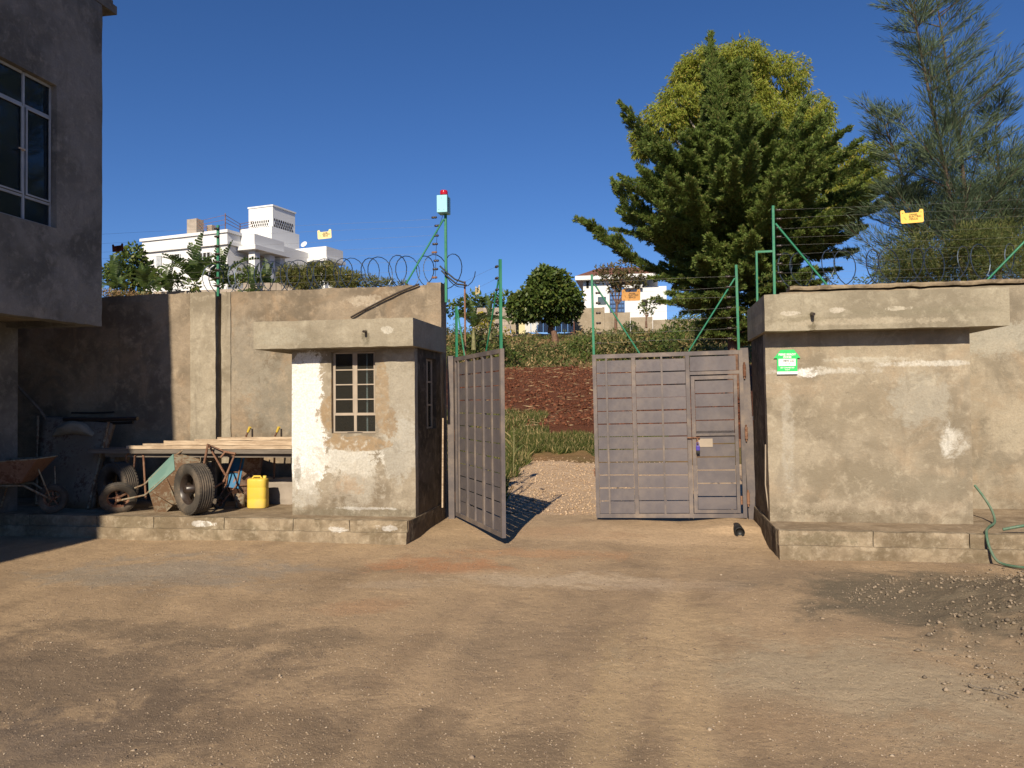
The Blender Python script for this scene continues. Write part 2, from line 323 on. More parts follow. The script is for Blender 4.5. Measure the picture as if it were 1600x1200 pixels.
# yard soil -------------------------------------------------------
def soil_mat():
    n = N('packed_murram_soil', 0.97, 0.12); p = n.pos(); x, y, z = n.sep(p)
    A, B_, Dk = (0.52, 0.37, 0.225), (0.41, 0.29, 0.18), (0.28, 0.20, 0.125)
    rot = n.new('ShaderNodeMapping'); rot.inputs['Rotation'].default_value = (0, 0, R(28)); rot.inputs['Scale'].default_value = (1.0, 0.45, 1); n.link(p, rot.inputs[0])
    big = n.noise(rot.outputs[0], 0.75, 6, 0.6, 0.8); mid = n.noise(rot.outputs[0], 2.6, 7, 0.68, 0.5); fine = n.noise(p, 26, 6, 0.75); gr = n.noise(p, 120, 3, 0.85)
    c = n.mix(n.ramp(big, 0.30, 0.56), Dk, A); c = n.mix(n.ramp(mid, 0.40, 0.68, 0, 0.85), c, B_)
    bn = n.noise(p, 2.2, 10, 0.74, 0.6)
    def spot(px, py, rx, ry, col, k, amp=2.2, soft=1.2):
        nonlocal c
        q = atz(px, py); c = n.mix(n.math('MULTIPLY', n.blob(x, y, q.x, q.y, rx, ry, bn, amp, soft), k), c, col)
    spot(290, 890, 1.0, 0.55, (0.34, 0.295, 0.24), 0.75); spot(150, 900, 0.6, 0.3, (0.36, 0.31, 0.24), 0.5)
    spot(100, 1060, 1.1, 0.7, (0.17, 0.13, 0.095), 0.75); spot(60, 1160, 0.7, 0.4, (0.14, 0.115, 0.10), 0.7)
    spot(330, 990, 1.3, 0.22, (0.22, 0.165, 0.11), 0.7); spot(400, 1130, 0.8, 0.3, (0.20, 0.145, 0.10), 0.6)
    spot(690, 885, 0.55, 0.28, (0.50, 0.255, 0.13), 0.9); spot(840, 865, 0.9, 0.20, (0.52, 0.31, 0.17), 0.8); spot(570, 950, 0.30, 0.18, (0.46, 0.28, 0.16), 0.7)
    spot(870, 905, 0.85, 0.22, (0.62, 0.48, 0.33), 0.85, 2.4); spot(610, 915, 0.35, 0.14, (0.55, 0.42, 0.29), 0.6, 2.6); spot(1050, 915, 0.5, 0.2, (0.52, 0.39, 0.27), 0.5, 2.8)
    spot(1050, 840, 2.0, 0.5, (0.56, 0.40, 0.25), 0.8); spot(860, 835, 0.7, 0.25, (0.42, 0.27, 0.16), 0.6)
    spot(950, 1080, 0.10, 1.1, (0.56, 0.40, 0.225), 0.75, 2.4, 1.0); spot(1070, 1110, 0.13, 1.3, (0.58, 0.415, 0.235), 0.85, 2.2, 1.0)
    spot(1075, 990, 0.30, 0.6, (0.54, 0.39, 0.23), 0.7); spot(1330, 1060, 0.9, 0.6, (0.52, 0.415, 0.275), 0.85); spot(1180, 1120, 0.4, 0.3, (0.42, 0.28, 0.165), 0.5)
    spot(650, 1010, 0.09, 0.6, (0.42, 0.29, 0.175), 0.7, 1.4); spot(780, 1000, 0.5, 0.6, (0.30, 0.22, 0.145), 0.6); spot(700, 1180, 1.2, 0.35, (0.22, 0.16, 0.105), 0.6)
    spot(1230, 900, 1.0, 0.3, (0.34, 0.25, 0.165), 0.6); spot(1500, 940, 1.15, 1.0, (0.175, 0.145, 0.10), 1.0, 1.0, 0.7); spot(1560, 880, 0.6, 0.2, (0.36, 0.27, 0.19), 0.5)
    # worn pale wheel tracks running towards the gate
    for (p0, p1, w_, cc, k_) in (((930, 1195), (1045, 950), 0.13, (0.60, 0.43, 0.25), 0.55), ((1090, 1195), (1065, 960), 0.15, (0.60, 0.43, 0.25), 0.7), ((610, 1120), (770, 930), 0.10, (0.54, 0.38, 0.23), 0.45), ((360, 1190), (640, 960), 0.12, (0.50, 0.35, 0.21), 0.3)):
        a_, b_ = atz(*p0), atz(*p1); sl = (b_.x-a_.x)/(b_.y-a_.y)
        dx = n.math('ABSOLUTE', n.math('SUBTRACT', n.math('SUBTRACT', x, a_.x-sl*a_.y), n.math('MULTIPLY', y, sl)))
        dx = n.math('ADD', n.math('DIVIDE', dx, w_), n.math('MULTIPLY', n.math('SUBTRACT', bn, 0.5), 3.0))
        fade = n.ramp(y, b_.y+0.9, b_.y-0.4)
        c = n.mix(n.math('MULTIPLY', n.math('MULTIPLY', n.ramp(dx, 1.3, 0.4), fade), k_), c, cc)
        dk_ = n.math('MULTIPLY', n.ramp(n.math('ABSOLUTE', n.math('SUBTRACT', dx, 1.9)), 0.5, 0.0), fade); c = n.mix(n.math('MULTIPLY', dk_, 0.12), c, Dk)
    c = n.mix(n.ramp(fine, 0.35, 0.72, 0.0, 0.45), c, Dk)
    c = n.mix(n.ramp(gr, 0.60, 0.74, 0.0, 0.75), c, (0.50, 0.41, 0.31)); c = n.mix(n.ramp(gr, 0.42, 0.28, 0.0, 0.75), c, (0.10, 0.075, 0.055))
    sp = n.voro(p, 55); c = n.mix(n.ramp(sp, 0.16, 0.06, 0, 0.5), c, (0.55, 0.46, 0.36))
    n.col(c)
    b = n.bump(n.noise(p, 9, 9, 0.75), 0.8, 0.04); n.bump(n.math('ADD', gr, n.math('MULTIPLY', n.ramp(sp, 0.25, 0.0), 0.8)), 0.7, 0.006, b)
    return n.m
m_soil = soil_mat()
def simple_soil(name, a, b, d, sc, bs):
    n = N(name, 0.97, 0.1); p = n.pos(); big = n.noise(p, sc, 7, 0.65, 0.5); f = n.noise(p, sc*14, 6, 0.75)
    c = n.mix(n.ramp(big, 0.35, 0.65), a, b); c = n.mix(n.ramp(f, 0.42, 0.62, 0, 0.75), c, d); n.col(c)
    n.bump(f, 0.9, bs); return n.m
m_murram = simple_soil('pale_murram', (0.52, 0.37, 0.235), (0.42, 0.28, 0.17), (0.60, 0.46, 0.32), 0.9, 0.03)
m_red = simple_soil('red_ploughed_soil', (0.130, 0.048, 0.026), (0.19, 0.080, 0.045), (0.085, 0.034, 0.019), 0.7, 0.10)
m_turf = simple_soil('rough_turf', (0.10, 0.095, 0.035), (0.27, 0.15, 0.075), (0.16, 0.10, 0.05), 0.22, 0.1)
m_mound = simple_soil('ballast_heap_soil', (0.20, 0.165, 0.12), (0.26, 0.205, 0.145), (0.13, 0.105, 0.08), 2.0, 0.02)

m_gate = painted('grey_gate_paint', (0.122, 0.108, 0.116), amount=0.12, rough=0.5, dust=(0.20, 0.165, 0.14), dustk=0.45)
m_gatef = painted('grey_gate_frame_paint', (0.128, 0.110, 0.110), amount=0.28, rough=0.5, dust=(0.31, 0.24, 0.175), dustk=0.6)
m_green = painted('green_post_paint', (0.02, 0.19, 0.10), amount=0.15, rough=0.35, dustk=0.1)
m_wire = plain('fence_wire', (0.22, 0.22, 0.21), 0.5, 0.4, 0.5)
m_razor = plain('razor_wire_steel', (0.05, 0.07, 0.10), 0.45, 0.5, 0.6)
m_insul = plain('insulator_plastic', (0.035, 0.025, 0.02), 0.35, 0.5)
m_black = plain('black_plastic', (0.012, 0.012, 0.012), 0.5, 0.4)
m_rubber = painted('dusty_rubber', (0.055, 0.048, 0.04), rust=(0.16, 0.12, 0.085), amount=0.5, rough=0.85, dust=(0.22, 0.17, 0.12), dustk=0.6)
m_rust = painted('rusty_steel', (0.24, 0.125, 0.075), rust=(0.13, 0.055, 0.03), amount=0.7, rough=0.8, dust=(0.38, 0.28, 0.2), dustk=0.6)
m_dusty = painted('cement_crusted_steel', (0.27, 0.235, 0.165), rust=(0.17, 0.10, 0.055), amount=0.75, rough=0.9, dust=(0.45, 0.38, 0.28), dustk=0.7)
m_teal = painted('teal_tray_paint', (0.15, 0.27, 0.23), rust=(0.35, 0.28, 0.19), amount=0.12, rough=0.7, dust=(0.30, 0.36, 0.28), dustk=0.3)
m_blue = painted('blue_tray_paint', (0.05, 0.22, 0.42), rust=(0.33, 0.17, 0.10), amount=0.5, rough=0.7, dust=(0.25, 0.28, 0.30), dustk=0.2)
m_yellowp = painted('yellow_plastic', (0.76, 0.53, 0.06), rust=(0.45, 0.32, 0.10), amount=0.2, rough=0.4, dust=(0.50, 0.38, 0.18), dustk=0.6)
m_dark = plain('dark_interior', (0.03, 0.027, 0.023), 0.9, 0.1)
m_frame = painted('window_steel_dusty', (0.40, 0.33, 0.255), amount=0.1, dust=(0.46, 0.37, 0.28), dustk=0.6, rust=(0.2, 0.12, 0.08))
m_framew = plain('window_steel_pale', (0.50, 0.53, 0.55), 0.45, 0.4)
def wood(name, a, b, sc=(2, 26, 26)):
    n = N(name, 0.85, 0.2); o = n.obj(); f = n.noise(n.scale(o, sc), 1.0, 6, 0.7, 0.4)
    n.col(n.mix(n.ramp(f, 0.35, 0.66), a, b)); n.bump(f, 0.5, 0.006); return n.m
m_wood = wood('weathered_timber', (0.56, 0.44, 0.31), (0.33, 0.24, 0.16)); m_woodd = wood('grey_plank', (0.20, 0.17, 0.14), (0.13, 0.11, 0.09))
def glass(name, tint, rough=0.04, alpha=0.22):
    n = N(name, rough, 0.5); n.col(tint); n.b.inputs['IOR'].default_value = 1.5
    tr = n.new('ShaderNodeBsdfTransparent'); tr.inputs[0].default_value = (0.75, 0.8, 0.8, 1)
    gl = n.new('ShaderNodeBsdfGlossy'); gl.inputs['Roughness'].default_value = rough; gl.inputs[0].default_value = (1, 1, 1, 1)
    fr = n.new('ShaderNodeFresnel'); fr.inputs[0].default_value = 1.5
    m1 = n.new('ShaderNodeMixShader'); n.link(fr.outputs[0], m1.inputs[0]); n.link(tr.outputs[0], m1.inputs[1]); n.link(gl.outputs[0], m1.inputs[2])
    m2 = n.new('ShaderNodeMixShader'); m2.inputs[0].default_value = alpha; n.link(m1.outputs[0], m2.inputs[1]); n.link(n.b.outputs[0], m2.inputs[2])
    n.link(m2.outputs[0], n.t.nodes['Material Output'].inputs[0]); return n.m
m_glass = glass('dusty_glass', (0.10, 0.09, 0.075), 0.08, 0.18); m_glassb = glass('blue_grey_glass', (0.03, 0.05, 0.07), 0.03, 0.25)
m_white = plain('white_house_paint', (0.74, 0.74, 0.73), 0.8, 0.2, var=0.03, sc=0.5)
m_roof = plain('brown_roof_tiles', (0.19, 0.085, 0.06), 0.85, 0.2, var=0.25, sc=3)
m_blueg = plain('blue_stair_glass', (0.10, 0.20, 0.42), 0.1, 0.6, var=0.3, sc=0.7)
m_barkd = plain('dark_grey_bark', (0.12, 0.085, 0.065), 0.95, 0.1, var=0.35, sc=5, bump=0.6)
m_framed = plain('house_window_steel', (0.30, 0.33, 0.36), 0.5, 0.4)
m_pil = concrete('pilaster_render', (0.44, 0.38, 0.30), (0.32, 0.27, 0.205), (0.52, 0.46, 0.37), streak=0.7)
m_bark = plain('brown_bark', (0.16, 0.095, 0.065), 0.95, 0.1, var=0.35, sc=5, bump=0.6)
m_barkp = plain('pale_bark', (0.30, 0.26, 0.21), 0.95, 0.1, var=0.3, sc=5, bump=0.4)
m_stone = plain('grey_block', (0.34, 0.29, 0.24), 0.95, 0.1, var=0.2, sc=2, bump=0.5)
m_beige = concrete('beige_compound_wall', (0.42, 0.35, 0.27), (0.34, 0.28, 0.21), (0.48, 0.41, 0.33), coarse=0.3)
m_gwhite = plain('pale_grey_gate', (0.56, 0.56, 0.54), 0.6, 0.3, var=0.05)

# ================================================================ GROUND AND SLOPE
def sst(a, b, t): t = max(0, min(1, (t-a)/(b-a))); return t*t*(3-2*t)
def yard_h(x, y):
    h = 0.018*nz(x, y, 0, 0.8)+0.010*nz(x, y, 3, 3.0)+0.004*nz(x, y, 5, 11)
    for (tx, w) in ((0.35, 0.16), (0.95, 0.18), (-0.9, 0.14)): # shallow wheel ruts
        d = (x-(tx-0.06*(y-4)))/w; h -= 0.012*math.exp(-d*d)*max(0, min(1, (9-y)/3))
    # ballast heap spilling in from the right
    d = math.hypot((x-4.0)/2.15, (y-5.9)/1.75)
    k = max(0.0, 1-d*(1+0.18*nz(x, y, 9, 1.4))); h += 0.80*k*k*(1.6-0.6*k)+(0.07*abs(nz(x, y, 2, 3))+0.05*abs(nz(x, y, 2, 9)))*min(1, k*5)
    # soil banked against the right corner and under the gate
    if y > 8.6: h += 0.05*min(1, (y-8.6)/0.6)+0.055*math.exp(-((x-0.95)/0.35)**2)*sst(9.02, 9.2, y)
    return h
def grid_object(name, xs, ys, hf, mats, mf=None, smooth=True):
    nx, ny = len(xs), len(ys)
    V = np.array([(x, y, hf(x, y)) for y in ys for x in xs], np.float32)
    i = np.arange(nx-1)[None, :]+np.arange(ny-1)[:, None]*nx
    Fq = np.stack([i, i+1, i+1+nx, i+nx], -1).reshape(-1, 4); me = pmesh(name, V, Fq)
    for m in mats: me.materials.append(m)
    if smooth: me.polygons.foreach_set('use_smooth', [True]*len(me.polygons))
    if mf:
        cx = [(xs[a]+xs[a+1])/2 for a in range(nx-1)]; cy = [(ys[b]+ys[b+1])/2 for b in range(ny-1)]
        me.polygons.foreach_set('material_index', [mf(x, y) for y in cy for x in cx])
    me.update(); return link(name, me, None)
def steps(segs):
    L = [segs[0][0]]
    for a, b, st in segs:
        n = max(1, round((b-a)/st)); L += [a+(b-a)*(k+1)/n for k in range(n)]
    return L
g = grid_object('ground', steps([(-40, -9, 2), (-9, -4.5, 0.12), (-4.5, 4.5, 0.035), (4.5, 9, 0.3), (9, 40, 3)]),
                steps([(-30, 1.5, 1.0), (1.5, 3.2, 0.1), (3.2, 8.6, 0.035), (8.6, 10.2, 0.06)]), yard_h, [m_soil])
setp(g, kind='structure')
PROF = [(10.15, 0.03), (13, 0.0), (19.5, 0.02), (21.4, 0.42), (26, 0.95), (48, 3.5), (53, 4.25), (70, 6.6), (85, 8.76), (100, 9.0), (140, 9.5), (400, 14), (3000, 16)]
def prof(y): return float(np.interp(y, [a for a, b in PROF], [b for a, b in PROF]))
def hill_h(x, y):
    h = prof(y); rx = x/max(y, 1)
    left = sst(-0.275, -0.36, rx)*sst(10.5, 16, y)*sst(75, 40, y)
    h += left*(2.9 if y < 30 else 2.9-0.04*(y-30))
    rgt = sst(0.12, 0.3, rx)*sst(11, 18, y); h += rgt*0.7*sst(60, 30, y)
    a = sst(10.2, 14, y)
    h += a*(0.10*nz(x, y, 0, 0.35)+0.03*nz(x, y, 0, 1.6))+(0.10*abs(nz(x, y, 1, 2.6))+0.07*abs(nz(x, y, 3, 6)) if 23 < y < 48 and abs(rx) < 0.3 else 0.0)
    if y > 50: h += 0.25*nz(x, y, 0, 0.15)*min(1, (y-50)/10)*(0.3 if 82 < y < 90 else 1)
    return h
def zone(x, y):
    rx = x/y; j = 1.2*nz(x, y, 0, 0.5)+0.6*nz(x, y, 0, 1.7)
    if y > 118: return 2
    if y < 19.3+j*0.6 and rx > -0.185-0.018*j and rx < 0.35: return 0
    if 21.2+j*0.5 < y < 47.5+4*j and -0.35 < rx < 0.25: return 1
    if y > 80 and -0.19 < rx < -0.06 and y < 84.5: return 0
    return 2
hs = grid_object('hillside', steps([(-1500, -60, 120), (-60, -12, 1.6), (-12, 6, 0.2), (6, 60, 1.6), (60, 1500, 120)]),
                 steps([(10.2, 26, 0.16), (26, 50, 0.28), (50, 90, 0.8), (90, 140, 5), (140, 3000, 260)]), hill_h, [m_murram, m_red, m_turf], zone)
setp(hs, kind='structure')

def stones(name, pts, sizes, mat, kind='stuff', flat=0.6):
    n = len(pts); base = np.array([(1, 0, 0), (-1, 0, 0), (0, 1, 0), (0, -1, 0), (0, 0, 1), (0, 0, -1)], float)
    tri = np.array([(0, 2, 4), (2, 1, 4), (1, 3, 4), (3, 0, 4), (2, 0, 5), (1, 2, 5), (3, 1, 5), (0, 3, 5)])
    a = rng.random(n)*6.28; ca, sa = np.cos(a), np.sin(a)
    V = base[None]*(0.6+0.6*rng.random((n, 6, 1)))*np.stack([np.ones(n), 0.5+0.5*rng.random(n), flat*(0.5+0.6*rng.random(n))], -1)[:, None, :]
    V = np.stack([V[..., 0]*ca[:, None]-V[..., 1]*sa[:, None], V[..., 0]*sa[:, None]+V[..., 1]*ca[:, None], V[..., 2]], -1)*np.asarray(sizes)[:, None, None]*0.5+np.asarray(pts)[:, None, :]
    Fq = (tri[None]+np.arange(n)[:, None, None]*6).reshape(-1, 3)
    me = pmesh(name, V.reshape(-1, 3), Fq, {'tone': np.repeat(rng.random(n), 6)}); me.materials.append(mat)
    return setp(link(name, me, None), kind=kind)
def tonemat(name, cols, rough=0.9):
    n = N(name, rough, 0.2); t = n.attr('tone'); cr = n.new('ShaderNodeValToRGB'); n.link(t, cr.inputs[0])
    el = cr.color_ramp.elements; el[0].color = cols[0]+(1,); el[1].color = cols[-1]+(1,)
    for i, c in enumerate(cols[1:-1]): e = el.new((i+1)/(len(cols)-1)); e.color = c+(1,)
    n.col(cr.outputs[0]); n.bump(n.noise(n.pos(), 120, 3), 0.3, 0.003); return n.m
m_peb = tonemat('pebble_mix', [(0.13, 0.10, 0.075), (0.22, 0.165, 0.12), (0.31, 0.235, 0.165), (0.36, 0.275, 0.19), (0.42, 0.34, 0.25)])
m_clod = tonemat('clod_mix', [(0.15, 0.12, 0.09), (0.24, 0.19, 0.135), (0.32, 0.25, 0.18)])
def gp(x, y, dz=0.0): return (x, y, yard_h(x, y)+dz)
pts = []; sz = []
while len(pts) < 60000:
    y = 2.6+6.2*random.random()**1.5; x = random.uniform(-0.72*y-0.8, 0.56*y+0.5)
    if y > 8.1 and (x < -2.6 or x > 1.15): continue
    dens = 0.5+0.9*nz(x, y, 20, 0.9)
    if random.random() > dens+0.25: continue
    s = 0.003+0.009*random.random()**4
    if random.random() < 0.0015: s = random.uniform(0.015, 0.03)
    pts.append(gp(x, y, s*0.1)); sz.append(s*1.6)
setp(stones('gravel', pts, sz, m_peb), 'fine loose gravel strewn over the bare yard soil', 'gravel')
pts = []; sz = []
for k in range(42000):
    a = random.random()*6.28; d = random.random()**0.7
    x = 3.8+2.6*d*math.cos(a); y = 5.5+2.3*d*math.sin(a)
    if x/y > 0.72 or random.random() > 0.75-0.55*d+0.8*nz(x, y, 1, 1.3): continue
    s = 0.005+0.028*random.random()**5; pts.append(gp(x, y, s*0.25)); sz.append(s*1.5)
setp(stones('ballast_heap', pts, sz, m_clod, flat=0.8), 'crumbly ballast and clods spilled over the low heap at right', 'ballast')
# debris and roughness outside the gate
pts = []; sz = []
for k in range(7000):
    y = 10.3+9.5*random.random(); x = y*random.uniform(-0.22, 0.02); s = 0.012+0.04*random.random()**3
    pts.append((x, y, hill_h(x, y)+s*0.2)); sz.append(s*1.5)
setp(stones('loose_gravel', pts, sz, tonemat('track_stones', [(0.38, 0.27, 0.17), (0.48, 0.34, 0.22), (0.56, 0.42, 0.29)])), 'pale stones and chips covering the track outside the gate', 'gravel')
pts = []; sz = []
for k in range(9000):
    y = 23.5+24*random.random(); x = y*random.uniform(-0.30, 0.12); s = 0.05+0.16*random.random()**3
    pts.append((x, y, hill_h(x, y)+s*0.15)); sz.append(s*1.4)
setp(stones('soil_clods', pts, sz, tonemat('red_clods', [(0.08, 0.027, 0.014), (0.13, 0.045, 0.023), (0.18, 0.070, 0.037)]), flat=0.8), 'clods of dark red earth in the dug field', 'soil')
n_ = 1500; yy = rng.uniform(23.5, 48, n_); xx = yy*rng.uniform(-0.30, 0.10, n_)
PP = np.array([(x, y, hill_h(x, y)+0.06) for x, y in zip(xx, yy)]); aa = rng.random(n_)*6.28
DD = np.stack([np.cos(aa), np.sin(aa), rng.normal(0, 0.15, n_)], -1)
straw = leaf_mesh('dry_straw', PP, DD, rng.uniform(0.1, 0.5, n_), rng.uniform(0.012, 0.03, n_), rng.random(n_))
m_straw = leafmat('straw', (0.30, 0.19, 0.10), (0.55, 0.42, 0.24), trans=0.1)
setp(link('dry_straw', straw, m_straw), 'pale dry stalks scattered over the red earth', 'straw', kind='stuff')
# grass -----------------------------------------------------------
def grass(name, n, samp, hgt, mat, label, cat='grass', w=0.02, lean=0.5):
    P = []
    while len(P) < n:
        q = samp()
        if q: P.append((q[0], q[1], hill_h(q[0], q[1])-0.02))
    P = np.array(P); n = len(P); D = np.stack([rng.normal(0, lean, n), rng.normal(0, lean, n), np.ones(n)], -1)
    nn = np.array([nz(p[0], p[1], 3, 0.9) for p in P])
    L = hgt*(0.5+0.6*rng.random(n))*(1+0.7*nn); me = leaf_mesh(name, P, D, L, w*(0.7+0.8*rng.random(n)), 0.45+0.45*nn+0.25*rng.normal(size=n))
    return setp(link(name, me, mat), label, cat, kind='stuff')
m_grass = leafmat('grass_blade', (0.035, 0.055, 0.012), (0.12, 0.145, 0.035), tint=(0.50, 0.38, 0.18), trans=0.35)
def s1():
    y = random.uniform(19.2, 21.9); rx = random.uniform(-0.30, 0.02)
    if y < 20.2+0.8*nz(rx*40, 0, 0) : return None
    return (rx*y, y)
def s2():
    y = random.uniform(11.5, 27); x = y*random.uniform(-0.33, -0.12)
    lim = -0.185+0.015*nz(x, y, 0, 0.8)+0.030*sst(14, 19, y)+0.02*sst(19, 21, y)
    return (x, y) if x/y < lim else None
grass('verge_grass', 26000, s1, 0.20, m_grass, 'green grass strip along the foot of the red field')
grass('trackside_grass', 26000, s2, 0.27, m_grass, 'long grass beside the track, behind the open gate leaf')
m_scrub = leafmat('scrub_leaf', (0.045, 0.060, 0.015), (0.13, 0.15, 0.045), tint=(0.42, 0.29, 0.14), trans=0.25)
def s3():
    y = random.uniform(47.5, 84); x = y*random.uniform(-0.34, 0.2)
    if y > 76 and -0.20 < x/y < 0.05: return None
    if nz(x/y*13, y*0.11, 5) > 0.05 and random.random() < 0.75: return None
    return (x, y)
grass('scrub', 20000, s3, 0.45, m_scrub, 'rough dry grass and scrub on the bank above the red field', 'scrub', w=0.10, lean=1.3)
# ================================================================ PLINTHS
def plinth(x0, x1, yf, yb, zt, name, label, seams, side, cut=None):
    t = thing(name, label, 'plinth', ((x0+x1)/2, yb, 0))
    mb = MB(); slab(mb, lambda u, v, w: (u, v, zt-w), lines(x0, x1, 0.12), lines(yf+0.09, yb, 0.12), 0.3, amp=0.005, edge=0.006)
    mb.build('floor_slab', m_plinth, t)
    xs = [x0]+seams+[x1]                                   # kerb blocks, one by one
    for a, b in zip(xs[:-1], xs[1:]):
        k = MB(); slab(k, lambda u, v, w: (u, yf+0.05+w, v), lines(a+0.004, b-0.004, 0.05), lines(0.06, zt+0.004, 0.035), 0.10, amp=0.007, fs=6, edge=0.010)
        k.build('kerb_block', m_kerb, t)
    k = MB(); slab(k, lambda u, v, w: (u, yf+w, v), lines(x0, x1+0.0, 0.06), lines(-0.12, 0.125, 0.035), 0.16, amp=0.008, fs=6, edge=0.010)
    k.build('footing_ledge', m_kerb, t)
    if side:
        sx = x1 if side > 0 else x0
        k = MB(); slab(k, lambda u, v, w: (sx-side*(w-0.012), u, v), lines(yf+0.165, yb, 0.06), lines(-0.12, zt-0.01, 0.05), 0.16, amp=0.010, fs=5, edge=0.01)
        k.build('side_kerb', m_darkrender, t)
    return t
plinth(-13.0, -2.60, 8.17, 9.85, 0.245, 'concrete_plinth', 'mossy stepped concrete plinth under the peeling booth and the barrows', [-11.6, -10.5, -9.3, -8.1, -7.25, -6.36, -5.63, -4.75, -3.92, -3.26], 1)
plinth(1.215, 9.0, 7.93, 9.85, 0.255, 'concrete_plinth', 'stained stepped plinth in front of the blank booth at right', [2.075, 2.92, 3.8, 4.7, 5.6, 6.5, 7.4], -1)

# ================================================================ BOUNDARY WALLS
def topL(u): return 0.012*nz(u, 0, 0, 1.5)+0.012*nz(u, 0, 0, 6)-(0.05*sst(-6.4, -9, u))
t = thing('boundary_wall', 'tall brown rendered boundary wall behind the wheelbarrows, topped with razor wire', 'wall', (-7, 9.7, 0))
mb = MB(); slab(mb, lambda u, v, w: (u, 9.7+w, v), lines(-14, -6.04, 0.10), lines(0.0, 3.04, 0.10), 0.22, amp=0.012, fs=1.6, top=topL, edge=0.014)
mb.build('wall_panel', m_wall, t)
mb = MB(); slab(mb, lambda u, v, w: (u, 9.655+w, v), lines(-6.07, -5.70, 0.045), lines(0.0, 3.03, 0.10), 0.26, amp=0.010, fs=3, top=topL, edge=0.012)
mb.build('pilaster', m_pil, t)
mb = MB(); slab(mb, lambda u, v, w: (u, 9.80+w, v), lines(-5.695, -5.635, 0.03), lines(0.0, 3.01, 0.10), 0.10, amp=0.006, top=topL)
mb.build('joint_recess', m_wall, t)
mb = MB(); slab(mb, lambda u, v, w: (u, 9.68+w, v), lines(-5.63, -5.497, 0.045), lines(0.0, 3.03, 0.10), 0.28, amp=0.010, fs=3, top=topL, edge=0.012)
mb.build('pilaster', m_pil, t)
mb = MB(); slab(mb, lambda u, v, w: (u, 9.7+w, v), lines(-5.515, -2.79, 0.09), lines(0.0, 3.03, 0.09), 0.22, amp=0.014, fs=1.8, top=topL, edge=0.014)
mb.build('wall_panel', m_wall, t)
mb = MB(); slab(mb, lambda u, v, w: (u, 9.675+w, v), lines(-2.785, -2.595, 0.05), lines(0.0, 3.055, 0.08), 0.26, amp=0.010, fs=3, edge=0.014)
mb.build('end_pier', m_wall, t)
# ledge block low behind the jerrycan, shaded recess above
t = thing('block_ledge', 'low concrete block ledge between the jerrycan and the peeling booth', 'ledge', (-4.4, 9.6, 0.245))
mb = MB(); slab(mb, lambda u, v, w: (u, 9.42+w, v), lines(-5.2, -4.10, 0.08), lines(0.245, 0.57, 0.06), 0.27, amp=0.012, edge=0.02); mb.build('ledge_block', m_stone, t)
t = thing('boundary_wall', 'grey rendered boundary wall behind and right of the blank booth', 'wall', (5, 9.8, 0))
mb = MB(); slab(mb, lambda u, v, w: (u, 9.8+w, v), lines(1.55, 10, 0.11), lines(0.0, 2.80, 0.11), 0.2, amp=0.010, fs=1.5, edge=0.008)
mb.build('wall_panel', m_wallR, t)
mb = MB(); slab(mb, lambda u, v, w: (u, 9.83+w, v), lines(1.25, 1.545, 0.05), lines(0.0, 2.66, 0.1), 0.16, amp=0.008, edge=0.01); mb.build('end_pier', m_wallR, t)
mb = MB(); slab(mb, lambda u, v, w: (u, 9.765+w, v), lines(1.66, 10, 0.05), lines(2.822, 2.868, 0.023), 0.26, amp=0.008, fs=9, edge=0.012)
mb.build('coping', m_coping, t)

# ================================================================ LEFT BOOTH
BL = thing('guard_booth', 'small guard booth with peeling white paint and a steel window, left of the gate', 'guard booth', (-3.35, 9.1, 0.245))
X0, X1, YF, ZB, ZT = -4.09, -2.61, 8.56, 0.235, 2.20
wx0, wx1, wz0, wz1 = -3.605, -3.075, 1.187, 2.12
mb = MB(); slab(mb, lambda u, v, w: (u, YF+w, v), lines(X0, X1, 0.045, (wx0, wx1)), lines(ZB, ZT, 0.045, (wz0, wz1)), 0.12,
    hole=lambda u, v: wx0 < u < wx1 and wz0 < v < wz1, amp=0.006, fs=4, edge=0.007)
mb.build('front_wall', m_boothL, BL)
sy0, sy1, sz0, sz1 = 9.03, 9.46, 1.21, 2.06
mb = MB(); slab(mb, lambda u, v, w: (X1-w+0.002, u, v), lines(YF+0.125, 9.695, 0.06, (sy0, sy1)), lines(ZB, ZT, 0.06, (sz0, sz1)), 0.12,
    hole=lambda u, v: sy0 < u < sy1 and sz0 < v < sz1, amp=0.005, edge=0.005)
mb.build('side_wall', m_darkrender, BL)
mb = MB(); slab(mb, lambda u, v, w: (X0+w, u, v), lines(YF+0.125, 9.695, 0.1), lines(ZB, ZT, 0.1), 0.12, amp=0.005); mb.build('side_wall', m_wall, BL)
# window (part) > glazing
wf = MB(); y = YF+0.055
def bar(mb, x0, x1, z0, z1, yy=None, d=0.022): mb.box(x0, x1, (yy or y), (yy or y)+d, z0, z1)
f = 0.018; xm = -3.335; za = 1.405
for a, b in ((wx0+0.003, wx0+f+0.004), (wx1-f-0.004, wx1-0.003)): bar(wf, a, b, wz0+0.003, wz1-0.003)
bar(wf, wx0+f+0.004, wx1-f-0.004, wz0+0.003, wz0+f); bar(wf, wx0+f+0.004, wx1-f-0.004, wz1-f, wz1-0.003)
bar(wf, xm-0.016, xm+0.016, wz0+f, wz1-f, y-0.003, 0.026)
for a, b in ((wx0+f+0.004, xm-0.016), (xm+0.016, wx1-f-0.004)): bar(wf, a, b, za-0.015, za+0.015, y-0.002, 0.026)
win = wf.build('window', m_frame, BL)
rows = [1.575, 1.745, 1.915]
gb = MB()
for a, b in ((wx0+f+0.004, xm-0.016), (xm+0.016, wx1-f-0.004)):
    for z in rows: gb.box(a, b, y-0.004, y+0.016, z-0.0065, z+0.0065)
    for e in (a, b-0.012): gb.box(e, e+0.012, y-0.008, y-0.0035, za+0.015, wz1-f)
